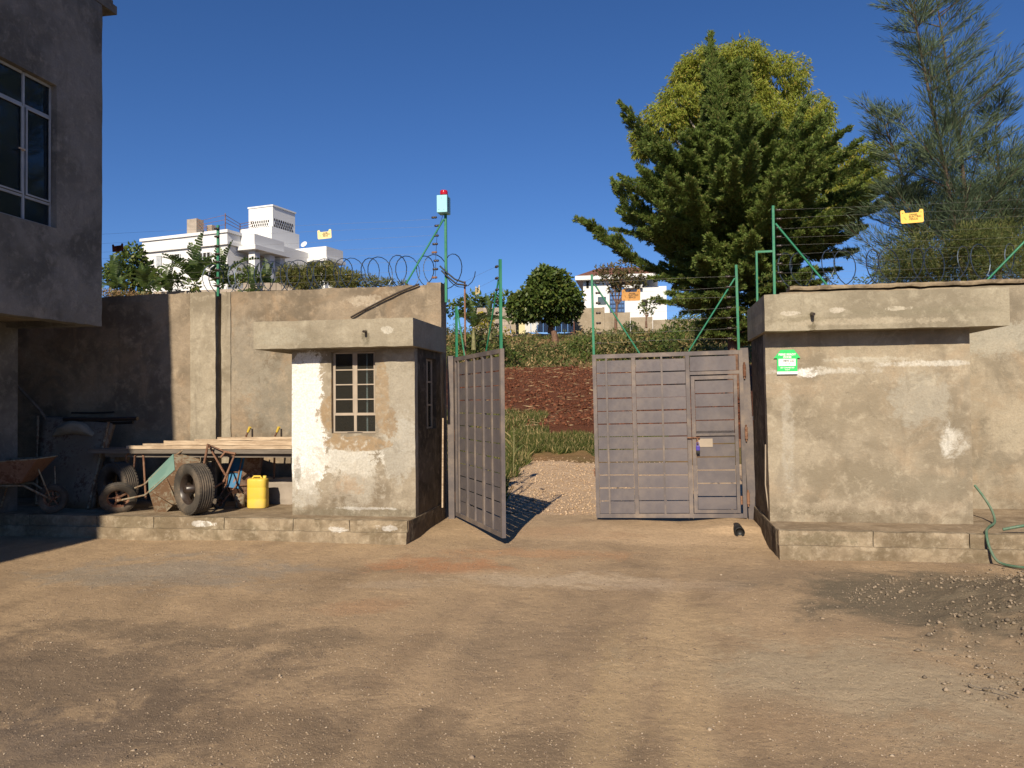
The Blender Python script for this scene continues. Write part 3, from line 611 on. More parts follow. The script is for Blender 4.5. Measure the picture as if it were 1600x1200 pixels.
gb.build('glazing_bar', m_frame, win)
zs = [wz0+f, za-0.015, za+0.015]+[]
def pane(x0, x1, z0, z1, yy, mat, par, nm='pane'):
    MB().box(x0, x1, yy, yy+0.004, z0, z1).build(nm, mat, par)
levels = [(wz0+f, za-0.015), (za+0.015, rows[0]-0.0065), (rows[0]+0.0065, rows[1]-0.0065), (rows[1]+0.0065, rows[2]-0.0065), (rows[2]+0.0065, wz1-f)]
for a, b in ((wx0+f+0.004, xm-0.016), (xm+0.016, wx1-f-0.004)):
    for z0, z1 in levels: pane(a+0.001, b-0.001, z0+0.001, z1-0.001, y+0.006, m_glass, win)
MB().box(-3.42, -3.25, y-0.035, y-0.005, wz0-0.006, wz0+0.010).build('window_stay', m_insul, win)
gd = MB()
for x in (-3.21,): gd.box(x-0.008, x+0.008, y+0.045, y+0.055, wz0+0.01, wz1-0.02)
gd.build('guard_bar', m_framew, win)
# side window in the shaded end wall
sw = MB()
for a, b in ((sy0+0.003, sy0+0.025), (sy1-0.025, sy1-0.003), ((sy0+sy1)/2-0.012, (sy0+sy1)/2+0.012)): sw.box(X1-0.07, X1-0.045, a, b, sz0, sz1)
for z in (sz0+0.012, 1.5, 1.78, sz1-0.012): sw.box(X1-0.068, X1-0.047, sy0+0.025, sy1-0.025, z-0.01, z+0.01)
sw = sw.build('side_window', m_frame, BL)
for a, b in ((sy0+0.026, (sy0+sy1)/2-0.013), ((sy0+sy1)/2+0.013, sy1-0.026)):
    for z0, z1 in ((sz0+0.022, 1.49), (1.51, 1.77), (1.79, sz1-0.022)): MB().box(X1-0.060, X1-0.056, a, b, z0, z1).build('pane', m_glass, sw)
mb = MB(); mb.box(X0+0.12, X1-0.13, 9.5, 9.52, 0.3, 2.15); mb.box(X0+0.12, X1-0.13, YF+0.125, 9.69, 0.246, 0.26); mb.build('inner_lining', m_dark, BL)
MB().box(-3.30, -3.20, 9.44, 9.495, 1.66, 1.72).build('wall_socket', m_white, BL)
mb = MB(); slab(mb, lambda u, v, w: (u, 8.30+w, v), lines(-4.428, -2.545, 0.07), lines(2.155, 2.465, 0.05), 1.395, amp=0.004, fs=3, edge=0.006)
mb.build('canopy', m_canopyL, BL)
MB().tube([(-3.085, 8.22, 2.318), (-3.085, 8.31, 2.325)], 0.014, 8).build('drain_spout', m_insul, BL)

# ================================================================ RIGHT BOOTH
BRt = thing('gate_booth', 'blank rendered concrete booth with flat canopy, right of the gate', 'booth', (2.2, 9.2, 0.25))
mb = MB(); slab(mb, lambda u, v, w: (u+0.012*(1.9-v)*(1 if u < 1.4 else 0), 8.6+w, v), lines(1.205, 3.185, 0.06), lines(0.245, 2.24, 0.06), 0.14, amp=0.006, fs=2.5, edge=0.007)
mb.build('front_wall', m_boothR, BRt)
mb = MB(); slab(mb, lambda u, v, w: (1.21+w+0.012*(1.9-v), u, v), lines(8.745, 9.79, 0.08), lines(0.0, 2.24, 0.08), 0.14, amp=0.006, edge=0.006); mb.build('side_wall', m_darkrender, BRt)
mb = MB(); slab(mb, lambda u, v, w: (3.183-w, u, v), lines(8.745, 9.79, 0.1), lines(0.245, 2.24, 0.1), 0.14, amp=0.004); mb.build('side_wall', m_wallR, BRt)
mb = MB(); slab(mb, lambda u, v, w: (u, 8.35+w, v), lines(1.168, 3.458, 0.07), lines(2.225, 2.60, 0.055), 1.44, amp=0.004, fs=3, edge=0.006)
mb.build('canopy', m_canopyR, BRt)
MB().tube([(1.63, 8.26, 2.378), (1.63, 8.36, 2.39)], [0.016, 0.022], 8).build('drain_spout', m_insul, BRt)
MB().tube([(1.205, 8.70, 1.05), (1.205, 8.75, 0.62), (1.23, 8.72, 0.34)], 0.008, 6).build('conduit', m_frame, BRt)
# green house-shaped sign
sg = thing('green_sign', 'green house-shaped fibre sign on the blank booth below its canopy', 'sign', (1.41, 8.58, 1.93))
def P(px, py): v = aty(px, py, 8.585); return (v.x, v.z)
m_sgreen = plain('sign_green', (0.03, 0.55, 0.13), 0.45, 0.4, var=0.06); m_swhite = plain('sign_white', (0.82, 0.84, 0.80), 0.5, 0.3, var=0.03)
mb = MB(); mb.prism([(1.318, 1.79), (1.520, 1.79), (1.520, 1.958), (1.552, 1.958), (1.49, 2.045), (1.356, 2.045), (1.285, 1.958), (1.318, 1.958)], 8.578, 8.584); mb.build('sign_board', m_sgreen, sg)
mb = MB(); mb.box(1.316, 1.522, 8.5755, 8.5775, 1.790, 1.818); mb.build('sign_strip', m_swhite, sg)
mb = MB(); mb.box(1.333, 1.503, 8.5755, 8.5775, 1.876, 1.950); mb.build('number_plate', m_swhite, sg)
def text(body, size, mat, parent, loc, rot=(R(90), 0, 0), ext=0.0006, bold=0.0, name='lettering', sx=1.0, world=True):
    cu = bpy.data.curves.new('t', 'FONT'); cu.body = body; cu.size = size; cu.extrude = ext; cu.offset = bold; cu.align_x = 'CENTER'; cu.align_y = 'CENTER'; cu.resolution_u = 2
    o = bpy.data.objects.new('t', cu); C.objects.link(o); dg = bpy.context.evaluated_depsgraph_get()
    me = bpy.data.meshes.new_from_object(o.evaluated_get(dg)); bpy.data.objects.remove(o)
    me.transform(Matrix.Translation(loc) @ Matrix.Rotation(rot[2], 4, 'Z') @ Matrix.Rotation(rot[0], 4, 'X') @ Matrix.Scale(sx, 4, (1, 0, 0)))
    me.name = name; me.materials.clear(); return link(name, me, mat, parent, world)
m_ink = plain('black_ink', (0.02, 0.02, 0.02), 0.6, 0.2)
text('FIBRE READY', 0.030, m_swhite, sg, (1.42, 8.577, 1.995), bold=0.0012); text('ZONE', 0.030, m_swhite, sg, (1.42, 8.577, 1.968), bold=0.0012)
text('0800 222', 0.030, m_ink, sg, (1.435, 8.5745, 1.929), bold=0.0004); text('1111', 0.028, m_ink, sg, (1.42, 8.5745, 1.898), bold=0.0004)
text('GET CONNECTED', 0.017, m_swhite, sg, (1.42, 8.577, 1.857), bold=0.0006); text('TODAY', 0.015, m_swhite, sg, (1.42, 8.577, 1.836), bold=0.0005)

# ================================================================ TWO-STOREY HOUSE ON THE LEFT
HB = thing('two_storey_house', 'dark grey rendered two-storey house overhanging the yard at far left', 'house', (-8.5, 4, 0))
XB = -6.55; hy0, hy1, hz0, hz1 = 6.655, 7.812, 3.53, 5.15
mb = MB(); slab(mb, lambda u, v, w: (XB-w, u, v), lines(-3, 8.57, 0.12, (hy0, hy1)), lines(2.495, 6.45, 0.12, (hz0, hz1)), 0.2,
    hole=lambda u, v: hy0 < u < hy1 and hz0 < v < hz1, amp=0.010, fs=1.5, edge=0.012)
mb.build('upper_wall', m_bld, HB)
mb = MB(); slab(mb, lambda u, v, w: (u, 8.57-w, v), lines(-14, -6.76, 0.2), lines(2.495, 6.45, 0.2), 0.2, amp=0.01); mb.build('end_wall', m_bld, HB)
mb = MB(); mb.box(-14, -6.76, -2.8, 8.36, 2.56, 2.70); mb.build('floor_slab', m_soffit, HB)
mb = MB(); mb.box(XB-0.205, XB-0.02, -3, 8.36, 2.502, 2.56); mb.build('edge_beam', m_soffit, HB)
mb = MB(); mb.box(-14, XB-0.004, -3.1, 8.84, 6.455, 6.56); mb.box(-14, XB-0.03, -3.05, 8.80, 6.561, 6.62); mb.build('roof_slab', m_bld, HB)
mb = MB(); mb.box(-14, -9.2, -3, 8.3, 0, 2.559); mb.build('ground_floor_wall', m_bld, HB)
mb = MB(); mb.box(-14, -13.8, -3, 8.3, 2.71, 6.4); mb.box(-13.79, -6.8, -3, -2.8, 0, 6.4); mb.build('rear_wall', m_bld, HB)
for (cx, cy) in ((-7.85, 8.42), (-6.95, 3.0), (-6.95, -1.5)):
    mb = MB(); mb.box(cx-0.14, cx+0.14, cy-0.14, cy+0.14, 0.24 if cy > 8 else 0, 2.558, bv=0.01); mb.build('column', m_bld, HB)
wf = MB(); xw = XB-0.10
ys = [hy0, 7.03, 7.415, hy1]; t1, t2 = 3.80, 4.79
for i, yy in enumerate(ys):
    wdt = 0.020; a, b = (yy, yy+wdt) if i == 0 else ((yy-wdt, yy) if i == 3 else (yy-0.013, yy+0.013))
    wf.box(xw, xw+0.03, a, b, hz0+0.003, hz1-0.003)
for z in (hz0+0.012, t1, t2, hz1-0.012):
    for i in range(3): wf.box(xw, xw+0.03, ys[i]+0.021, ys[i+1]-0.021, z-0.013, z+0.013)
# opening casements proud of the fixed frame
for i in (1, 2):
    a, b = ys[i]+0.024, ys[i+1]-0.024; z0, z1 = t1+0.02, t2-0.02
    for q in ((a, a+0.016, z0, z1), (b-0.016, b, z0, z1), (a+0.016, b-0.016, z0, z0+0.016), (a+0.016, b-0.016, z1-0.016, z1)): wf.box(xw+0.031, xw+0.045, *q)
hw = wf.build('window', m_framed, HB)
for i in range(3):
    for z0, z1 in ((hz0+0.026, t1-0.014), (t1+0.014, t2-0.014), (t2+0.014, hz1-0.026)):
        MB().box(xw+0.012, xw+0.017, ys[i]+0.022, ys[i+1]-0.022, z0, z1).build('pane', m_glassb, hw)
gb = MB()
for k in range(9): z = hz0+0.15+k*0.17; gb.box(xw-0.12, xw-0.108, hy0, hy1, z-0.006, z+0.006)
for yy in (7.2, 7.62, 7.74): gb.box(xw-0.135, xw-0.121, yy-0.006, yy+0.006, hz0, hz1)
gb.build('burglar_bar', m_framew, hw)
mb = MB(); mb.box(xw+0.045, xw+0.075, 7.37, 7.392, 4.28, 4.30); mb.box(xw+0.06, xw+0.075, 7.31, 7.368, 4.283, 4.297); mb.build('casement_handle', m_frame, hw)
mb = MB(); mb.box(-9, -8.95, 6, 8.3, 2.9, 5.8); mb.build('inner_partition', m_dark, HB)

# ================================================================ GATE LEAVES
LW, Z0, Z1 = 1.80, 0.085, 2.10
def leaf(root, door):
    F_ = MB()
    def fr(x0, x1, z0, z1, d0=-0.022, d1=0.022): F_.box(x0, x1, d0, d1, z0, z1)
    fr(0, 0.045, Z0, Z1); fr(LW-0.045, LW, Z0, Z1); fr(0.046, LW-0.046, Z1-0.05, Z1); fr(0.046, LW-0.046, Z0, Z0+0.05)
    thick = [0.50, 1.15]; thin = [0.17, 0.84] if door else [0.17, 0.84, 1.48]
    for x in thick: fr(x-0.024, x+0.024, Z0+0.051, Z1-0.051)
    if door: fr(1.175, LW-0.046, 1.815, 1.855)
    fo = F_.build('gate_frame', m_gatef, root, world=False)
    for x in thin:
        MB().box(x-0.011, x+0.011, -0.026, -0.006, Z0+0.051, Z1-0.051).build('mullion', m_gatef, root, world=False)
    rows = 12; top = Z1-0.068; bot = Z0+0.055; pit = (top-bot)/rows; lib = {}
    secs = [(0.049, 0.473), (0.527, 1.123)]+([] if door else [(1.177, LW-0.049)])
    for r in range(rows):
        for si, (a, b) in enumerate(secs):
            jit = random.uniform(-0.003, 0.003)
            key = si
            if key not in lib:
                m = MB(); m.box(a, b, -0.004, 0.0, 0, pit-0.012); me = m.mesh('slat'); me.materials.append(m_gate); lib[key] = me
            o = bpy.data.objects.new('slat', lib[key]); C.objects.link(o); o.parent = root; o.location = (0, random.uniform(-0.002, 0.002), bot+r*pit+jit); o.rotation_euler = (random.uniform(-.012, .012), random.uniform(-0.0025, 0.0025), 0)
            if r == 11 and si == 2: pass
    for z in (0.32, 1.1, 1.85):
        m = MB(); hx = LW+0.016 if door else -0.016
        m.tube([(hx, -0.03, z-0.07), (hx, -0.03, z+0.07)], 0.019, 10); m.tube([(hx, -0.03, z-0.10), (hx, -0.03, z+0.10)], 0.010, 8); m.build('hinge', m_rust, root, world=False)
    if door:
        d = MB(); a, b = 1.182, LW-0.075; zt = 1.80
        for q in ((a, a+0.045, Z0+0.06, zt), (b-0.04, b, Z0+0.06, zt), (a+0.046, b-0.041, zt-0.045, zt), (a+0.046, b-0.041, Z0+0.06, Z0+0.10), (a+0.046, b-0.041, 1.075, 1.10)): d.box(q[0], q[1], -0.034, 0.0, q[2], q[3])
        do = d.build('pedestrian_door', m_gatef, root, world=False)
        rr = [(Z0+0.105+i*0.159, Z0+0.105+i*0.159+0.148) for i in range(6)]+[(1.106+i*0.162, 1.106+i*0.162+0.150) for i in range(4)]
        for z0, z1 in rr: MB().box(a+0.05, b-0.045, -0.012, -0.008, z0, z1-0.004 if z1 < 1 else min(z1, 1.74)).build('slat', m_gate, do, world=False)
        MB().box(LW-0.62, LW-0.08, -0.012, -0.008, 1.862, 2.035).build('header_slat', m_gate, root, world=False)
        for z in (0.30, 0.98, 1.68):
            MB().tube([(b+0.012, -0.04, z-0.05), (b+0.012, -0.04, z+0.05)], 0.013, 8).build('hinge', m_rust, do, world=False)
        k = MB(); k.tube([(a-0.06, -0.045, 1.055), (a+0.09, -0.045, 1.055)], 0.010, 8); k.box(a+0.05, a+0.07, -0.05, -0.035, 0.985, 1.05); k.build('slide_bolt', m_rust, do, world=False)
        MB().box(a+0.07, a+0.24, -0.018, -0.013, 0.94, 1.04).build('lock_plate', m_frame, do, world=False)
        k = MB(); k.box(a+0.04, a+0.085, -0.07, -0.045, 0.90, 0.96, bv=0.006); k.tube([(a+0.05, -0.058, 0.96), (a+0.05, -0.058, 0.99), (a+0.062, -0.058, 1.0), (a+0.075, -0.058, 0.99), (a+0.075, -0.058, 0.96)], 0.004, 6)
        k.build('padlock', plain('padlock_blue', (0.06, 0.04, 0.30), 0.4, 0.5), do, world=False)
        k = MB(); k.box(a+0.04, a+0.085, -0.071, -0.044, 0.862, 0.899, bv=0.004); k.build('padlock_body', m_black, do, world=False)
        k = MB(); k.box(-0.03, 0.0, -0.05, -0.03, 0.66, 0.68); k.tube([(-0.005, -0.04, 0.60), (-0.005, -0.04, 0.70)], 0.008, 6); k.build('drop_bolt', m_rust, root, world=False)
def fence_on_leaf(root, posts, braces, ins_x, top, sign=None):
    for x, h in posts: MB().box(x-0.014, x+0.014, -0.014, 0.014, Z1+0.002, h).build('fence_post', m_green, root, world=False)
    for a, b in braces: MB().tube([(a[0], 0.0, a[1]), (b[0], 0.0, b[1])], 0.011, 6).build('fence_brace', m_green, root, world=False)
    for k in range(7):
        z = Z1+0.14+k*0.125; w = MB()
        a, b = posts[0][0], posts[-1][0]
        pts = [(a+(b-a)*i/8, -0.02, z+(-0.012 if k % 2 else 0.01)*math.sin(math.pi*i/8)) for i in range(9)]; w.tube(pts, 0.0010, 4, cap=False)
        w.build('fence_wire', m_wire, root, world=False)
        for x in ins_x:
            m = MB(); M_ = Matrix.Translation((x, -0.02, z)) @ Matrix.Rotation(R(90), 4, 'Y'); m.lathe([(0.0, -0.03), (0.013, -0.028), (0.016, -0.01), (0.010, 0), (0.016, 0.01), (0.013, 0.028), (0, 0.03)], 8, M_); m.build('insulator', m_insul, root, world=False)
gl = thing('gate_leaf', 'open grey slatted gate leaf swung in beside the peeling booth', 'gate', (-2.44, 9.8, 0), R(-60))
leaf(gl, False); fence_on_leaf(gl, [(0.05, 2.75), (1.76, 3.06)], [((0.10, 2.70), (0.40, 2.10)), ((1.70, 2.85), (1.25, 2.10))], (1.70,), 3.0)
gr = thing('gate_leaf', 'closed grey slatted gate leaf with a padlocked pedestrian door', 'gate', (-0.665, 9.80, 0), 0)
gr.rotation_euler = (0, R(-0.8), R(0.3))
leaf(gr, True); fence_on_leaf(gr, [(0.02, 3.10), (1.76, 3.13)], [((0.05, 2.98), (0.58, 2.10)), ((1.74, 2.97), (1.17, 2.10))], (0.09, 1.66), 3.0)
# gate posts
m = MB(); m.box(-2.545, -2.462, 9.76, 9.86, 0, 2.12, bv=0.004); m.build('post_tube', m_gatef, setp(thing('gate_post', 'grey steel gate post against the peeling booth', 'gate post', (-2.50, 9.81, 0))))
t = thing('gate_post', 'grey steel gate post against the blank booth', 'gate post', (1.2, 9.84, 0))
t.rotation_euler = (0, R(-2.2), 0)
MB().box(-0.045, 0.065, -0.04, 0.04, 0, 2.15, bv=0.004).build('post_tube', m_gatef, t, world=False)
for z in (0.45, 1.28): MB().box(0.066, 0.10, -0.04, 0.0, z, z+0.045).build('wall_bracket', m_white, t, world=False)

# ================================================================ ELECTRIC FENCES, RAZOR COILS, SIGNS
def insulator(root, x, y, z, mat=None):
    m = MB(); M_ = Matrix.Translation((x, y, z)) @ Matrix.Rotation(R(90), 4, 'Y')
    m.lathe([(0.0, -0.036), (0.012, -0.034), (0.017, -0.012), (0.011, 0), (0.017, 0.012), (0.012, 0.034), (0, 0.036)], 8, M_); m.build('insulator', mat or m_insul, root)
ef = thing('electric_fence', 'green-posted electric fence along the brown wall behind the peeling booth', 'electric fence', (-5, 9.8, 3.04))
for x, z in ((-2.535, 3.94), (-5.69, 3.94), (-9.2, 3.9)):
    o = MB(); o.box(x-0.016, x+0.016, 9.70, 9.73, 2.80 if x > -3 else 2.98, z, bv=0.003); o.build('post', m_green, ef)
MB().tube([(-3.05, 9.68, 3.06), (-2.55, 9.68, 3.86)], 0.012, 6).build('brace', m_green, ef)
for k in range(8):
    z = 3.12+k*0.107 + (0.02 if k > 5 else 0)
    xi = -2.68 if k < 6 else (-2.64 if k == 6 else -2.69)
    insulator(ef, xi+0.012*(k % 3), 9.69, z, m_rust if k in (0, 3) else None)
    w = MB(); w.tube([(x, 9.69, z+0.014*math.sin(k*2+x*0.9)-0.008) for x in np.linspace(-13, xi-0.03, 16)], 0.0011, 4, cap=False); w.build('wire', m_wire, ef)
    insulator(ef, -5.69, 9.685, z)
MB().tube([(-2.67, 9.69, 3.10), (-2.66, 9.69, 3.4), (-2.64, 9.69, 3.7), (-2.56, 9.69, 3.92)], 0.003, 5).build('jumper_cable', m_black, ef)
for dz, dx in ((0, 0), (-0.06, 0.02)):
    MB().tube([(-2.60+dx, 9.66, 3.26+dz), (-2.52+dx, 9.65, 3.18+dz), (-2.40+dx, 9.65, 3.08+dz), (-2.27+dx, 9.65, 3.03+dz*0.5)], 0.011, 6).build('conduit', m_black, ef)
MB().box(-2.30, -2.28, 9.70, 9.72, 2.1, 3.06).build('stay_rod', m_rust, ef)
er = thing('electric_fence', 'green-posted electric fence along the wall above the blank booth', 'electric fence', (4, 9.85, 2.87))
for x0, x1, z0, z1 in ((1.485, 1.515, 2.72, 3.865), (1.287, 1.311, 2.67, 3.30), (5.2, 5.23, 2.8, 3.9)): MB().box(x0, x1, 9.86, 9.89, z0, z1, bv=0.003).build('post', m_green, er)
MB().box(1.287, 1.484, 9.862, 9.886, 3.301, 3.325).build('post_arm', m_green, er)
MB().tube([(1.52, 9.84, 3.64), (2.10, 9.84, 2.87)], 0.013, 6).build('brace', m_green, er)
MB().tube([(3.84, 9.84, 2.87), (4.48, 9.84, 3.55), (5.2, 9.84, 3.80)], 0.013, 6).build('brace', m_green, er)
for k in range(9):
    z = 2.94+k*0.108; w = MB(); w.tube([(x, 9.85, z+0.012*math.sin(k*1.7+x)-0.004) for x in np.linspace(1.52, 9, 14)], 0.0008, 4, cap=False); w.build('wire', m_wire, er)
    insulator(er, 1.56, 9.85, z); insulator(er, 5.18, 9.85, z)
def coil(name, label, x0, x1, y, z, r, pitch, par=None):
    t = thing(name, label, 'razor wire', ((x0+x1)/2, y, z-r)); n = int((x1-x0)/pitch); pts = []
    for i in range(n*18+1):
        a = i/18*2*math.pi; x = x0+(x1-x0)*i/(n*18); rr = r*(1+0.16*nz(i/18, 1, 1, 0.9)); cx = 0.25*pitch*math.sin(a*0.5)
        pts.append((x+cx+0.80*pitch*math.cos(a), y+rr*0.55*math.cos(a), z+rr*math.sin(a)+0.02*nz(x, 4, 4, 2)))
    m = MB(); m.tube(pts, 0.006, 4, cap=False, smooth=False); m.build('coil_wire', m_razor, t)
    b = MB()
    for i in range(0, len(pts)-1):
        for f_ in (0.0, 0.5):
            p = Vector(pts[i]).lerp(Vector(pts[i+1]), f_); d = (Vector(pts[i+1])-Vector(pts[i])).normalized(); q = d.orthogonal().normalized()
            b.add([p-d*0.010, p+q*0.009, p+d*0.010, p-q*0.009], [(0, 1, 2, 3)])
    setp(b.build('barb', m_razor, t), kind='stuff'); return t
coil('razor_coil', 'coil of razor wire looping over the brown wall left of the siren', -5.9, -2.35, 9.82, 3.215, 0.225, 0.185)
coil('razor_coil', 'coil of razor wire over the wall above the blank booth', 1.55, 4.3, 9.98, 3.085, 0.225, 0.23)
# siren
t = thing('alarm_siren', 'pale blue alarm box with a red beacon on the tallest green post', 'alarm', (-2.53, 9.66, 3.93))
m_pblue = plain('siren_box_paint', (0.30, 0.62, 0.70), 0.45, 0.4, var=0.04)
MB().box(-2.62, -2.485, 9.60, 9.78, 3.93, 4.15, bv=0.006).build('box', m_pblue, t)
m = MB()
for i in range(7): m.box(-2.4845, -2.482, 9.65, 9.70, 3.955+i*0.026, 3.963+i*0.026)
m.build('louvre', m_dark, t)
m = MB(); [m.box(x-0.003, x+0.003, 9.5965, 9.599, z-0.003, z+0.003) for x, z in ((-2.56, 4.11), (-2.59, 3.965), (-2.525, 3.965))]; m.build('screw', m_dark, t)
MB().lathe([(0.0, 4.151), (0.052, 4.151), (0.052, 4.165), (0, 4.165)], 16, Matrix.Translation((-2.545, 9.68, 0))).build('beacon_base', m_black, t)
MB().lathe([(0.048, 4.166), (0.050, 4.20), (0.046, 4.222), (0.0, 4.228)], 16, Matrix.Translation((-2.545, 9.68, 0))).build('beacon_lens', plain('red_lens', (0.42, 0.01, 0.02), 0.15, 0.6), t)
def warn(loc, rz, ry, mat, label, w=0.185, lean=0.0):
    t = thing('warning_sign', label, 'sign', loc); t.rotation_euler = (lean, ry, rz); h = w*0.62; q = w/2
    poly = [(-q, -h*0.42), (-q*0.9, -h*0.5), (q*0.9, -h*0.5), (q, -h*0.42), (q, h*0.42), (q*0.93, h*0.5), (q*0.70, h*0.5), (q*0.58, h*0.27), (-q*0.58, h*0.27), (-q*0.70, h*0.5), (-q*0.93, h*0.5), (-q, h*0.42)]
    MB().prism(poly, -0.0015, 0.0015).build('plate', mat, t, world=False)
    for body, s, x, z in (('DANGER', w*0.085, w*0.06, h*0.13), ('ELECTRIC', w*0.125, w*0.13, -h*0.03), ('FENCE', w*0.125, w*0.06, -h*0.22)):
        text(body, s, m_ink, t, (x, -0.0022, z), bold=0.0006, world=False)
    m = MB(); m.tube([(-w*0.36, -0.002, -h*0.02), (-w*0.30, -0.002, -h*0.10), (-w*0.33, -0.002, -h*0.12), (-w*0.25, -0.002, -h*0.25)], 0.0016, 4); m.build('bolt_symbol', m_ink, t, world=False)
    m = MB()
    for sx in (-1, 1): m.lathe([(0, 0), (w*0.022, 0)], 8, Matrix.Translation((sx*q*0.8, -0.0022, h*0.28)) @ Matrix.Rotation(R(90), 4, 'X'))
    m.build('eyelet', m_ink, t, world=False); return t
m_ys = plain('sign_yellow', (0.86, 0.52, 0.10), 0.45, 0.3, var=0.04); m_ys2 = plain('sign_faded_yellow', (0.86, 0.70, 0.34), 0.45, 0.3, var=0.04)
m_os = painted('sign_rusted_orange', (0.50, 0.24, 0.05), amount=0.45, dustk=0.1); m_br = plain('sign_back_brown', (0.20, 0.045, 0.03), 0.7, 0.2)
warn(aty(1425, 338, 9.83), 0, R(-2), m_ys, 'orange-yellow electric fence warning plate against the wispy tree, above the blank booth', 0.25)
warn(aty(507, 366, 9.67), 0, R(-3), m_ys2, 'pale yellow warning plate on the fence wires right of the white villa', 0.19)
warn(aty(184, 387, 9.67), 0, R(-4), m_br, 'dark red-brown warning plate on the fence wires beside the grey house', 0.17)
warn(aty(986, 461, 9.765), 0, R(1), m_os, 'rust-orange warning plate wired above the closed gate leaf', 0.225)
d = aty(746, 453, 9.2); warn(d, R(-60), 0, m_ys2, 'pale narrow-looking warning plate above the open gate leaf', 0.16)
# cable on the wall
o = MB().tube([aty(x, y_, 9.665) for x, y_ in ((548, 496), (575, 481), (600, 468), (625, 456), (655, 444))], 0.012, 6).build('black_cable', m_insul)
setp(o, 'dark cable drooping across the brown wall above the booth canopy', 'cable')
# hose, pipe end
hp = [aty(1524, 757, 9.2), aty(1530, 775, 9.1), aty(1530, 795, 9.0), aty(1523, 812, 8.9)]
hp = [Vector((3.37, 9.05, 0.60)), Vector((3.41, 8.95, 0.50)), Vector((3.43, 8.8, 0.38)), Vector((3.38, 8.6, 0.285)), Vector((3.19, 8.25, 0.285)), Vector((3.07, 8.0, 0.27)), Vector((3.06, 7.90, 0.14)), Vector((3.10, 7.80, 0.035)), Vector((3.24, 7.62, 0.03)), Vector((3.55, 7.50, 0.03)), Vector((4.0, 7.52, 0.03)), Vector((4.6, 7.7, 0.03))]
def smooth_pts(p, n=6):
    out = []
    for i in range(len(p)-1):
        a, b, c, d_ = p[max(i-1, 0)], p[i], p[i+1], p[min(i+2, len(p)-1)]
        for k in range(n):
            t_ = k/n; out.append(0.5*((2*b)+(-a+c)*t_+(2*a-5*b+4*c-d_)*t_*t_+(-a+3*b-3*c+d_)*t_**3))
    return out+[p[-1]]
m_hose = painted('dusty_green_hose', (0.07, 0.16, 0.10), amount=0.1, dust=(0.30, 0.28, 0.21), dustk=0.6)
setp(MB().tube(smooth_pts(hp), 0.0125, 8).build('garden_hose', m_hose), 'dusty green garden hose trailing off the plinth onto the yard soil', 'hose')
hp = [Vector((3.22, 8.02, 0.30)), Vector((3.42, 8.0, 0.345)), Vector((3.75, 8.05, 0.36)), Vector((4.2, 8.2, 0.30)), Vector((4.9, 8.4, 0.28))]
setp(MB().tube(smooth_pts(hp), 0.014, 8).build('garden_hose', m_hose), 'loose end of green hose lying along the right plinth edge', 'hose')
t = thing('drain_pipe', 'black pipe mouth in the soil below the closed gate leaf', 'pipe', (0.955, 9.25, 0.0))
m = MB(); M_ = Matrix.Translation((0.955, 8.95, 0.075)) @ Matrix.Rotation(R(90), 4, 'X'); m.lathe([(0.044, -0.35), (0.054, -0.35), (0.054, 0.0), (0.046, 0.0), (0.046, -0.03), (0, -0.03)], 20, M_); m.build('pipe_wall', m_black, t)
setp(MB().tube(smooth_pts([atz(1512, 1068, 0.03), atz(1530, 1075, 0.02), atz(1552, 1076, 0.035), atz(1575, 1084, 0.02), atz(1592, 1090, 0.03)], 4), 0.0025, 5).build('twig', m_woodd), 'thin dark twig lying on the soil at lower right', 'twig')
# timber pole leaning on booth side
setp(MB().tube([(-2.555, 9.52, 0.22), (-2.56, 9.60, 1.33)], 0.012, 6).build('pale_stick', m_wood), 'thin pale stick standing in the shade between booth and gate post', 'stick')
# ================================================================ WHEELBARROWS AND CLUTTER
def wheel_parts(root, M, r, w, rimmat, name='wheel'):
    t = MB(); g_ = [q for c in (-0.28, -0.14, 0.0, 0.14, 0.28) for q in ((r*0.998, (c-0.022)*w), (r*0.984, (c-0.016)*w), (r*0.984, (c+0.016)*w), (r*0.998, (c+0.022)*w))]
    rr = [(r*0.60, -w*0.38), (r*0.66, -w*0.47), (r*0.80, -w*0.52), (r*0.90, -w*0.50), (r*0.96, -w*0.44), (r*0.985, -w*0.38)]+g_+[(r*0.985, w*0.38), (r*0.96, w*0.44), (r*0.90, w*0.50), (r*0.80, w*0.52), (r*0.66, w*0.47), (r*0.60, w*0.38)]
    t.lathe(rr, 40, M)
    for k in range(44):                                    # shoulder tread blocks
        a = 2*math.pi*k/44; Q = M @ Matrix.Rotation(a, 4, 'Z')
        for z0, z1 in ((-w*0.45, -w*0.34), (w*0.34, w*0.45)): t.box(r*0.95, r*0.992, -r*0.05, r*0.05, z0, z1, Q)
    ty = t.build(name, m_rubber, root, world=False)
    m = MB(); m.lathe([(r*0.63, -w*0.40), (r*0.58, -w*0.36), (r*0.55, -w*0.12), (r*0.50, 0), (r*0.55, w*0.12), (r*0.58, w*0.36), (r*0.63, w*0.40)], 24, M)
    m.lathe([(r*0.16, -w*0.55), (r*0.16, w*0.55), (0, w*0.55)], 12, M); m.lathe([(0, -w*0.56), (r*0.16, -w*0.55)], 12, M)
    for k in range(5):
        a = 2*math.pi*k/5+0.3; Q = M @ Matrix.Rotation(a, 4, 'Z'); m.box(r*0.13, r*0.53, -r*0.045, r*0.045, -w*0.10, w*0.02, Q)
    m.build('rim', rimmat, ty, world=False); return ty
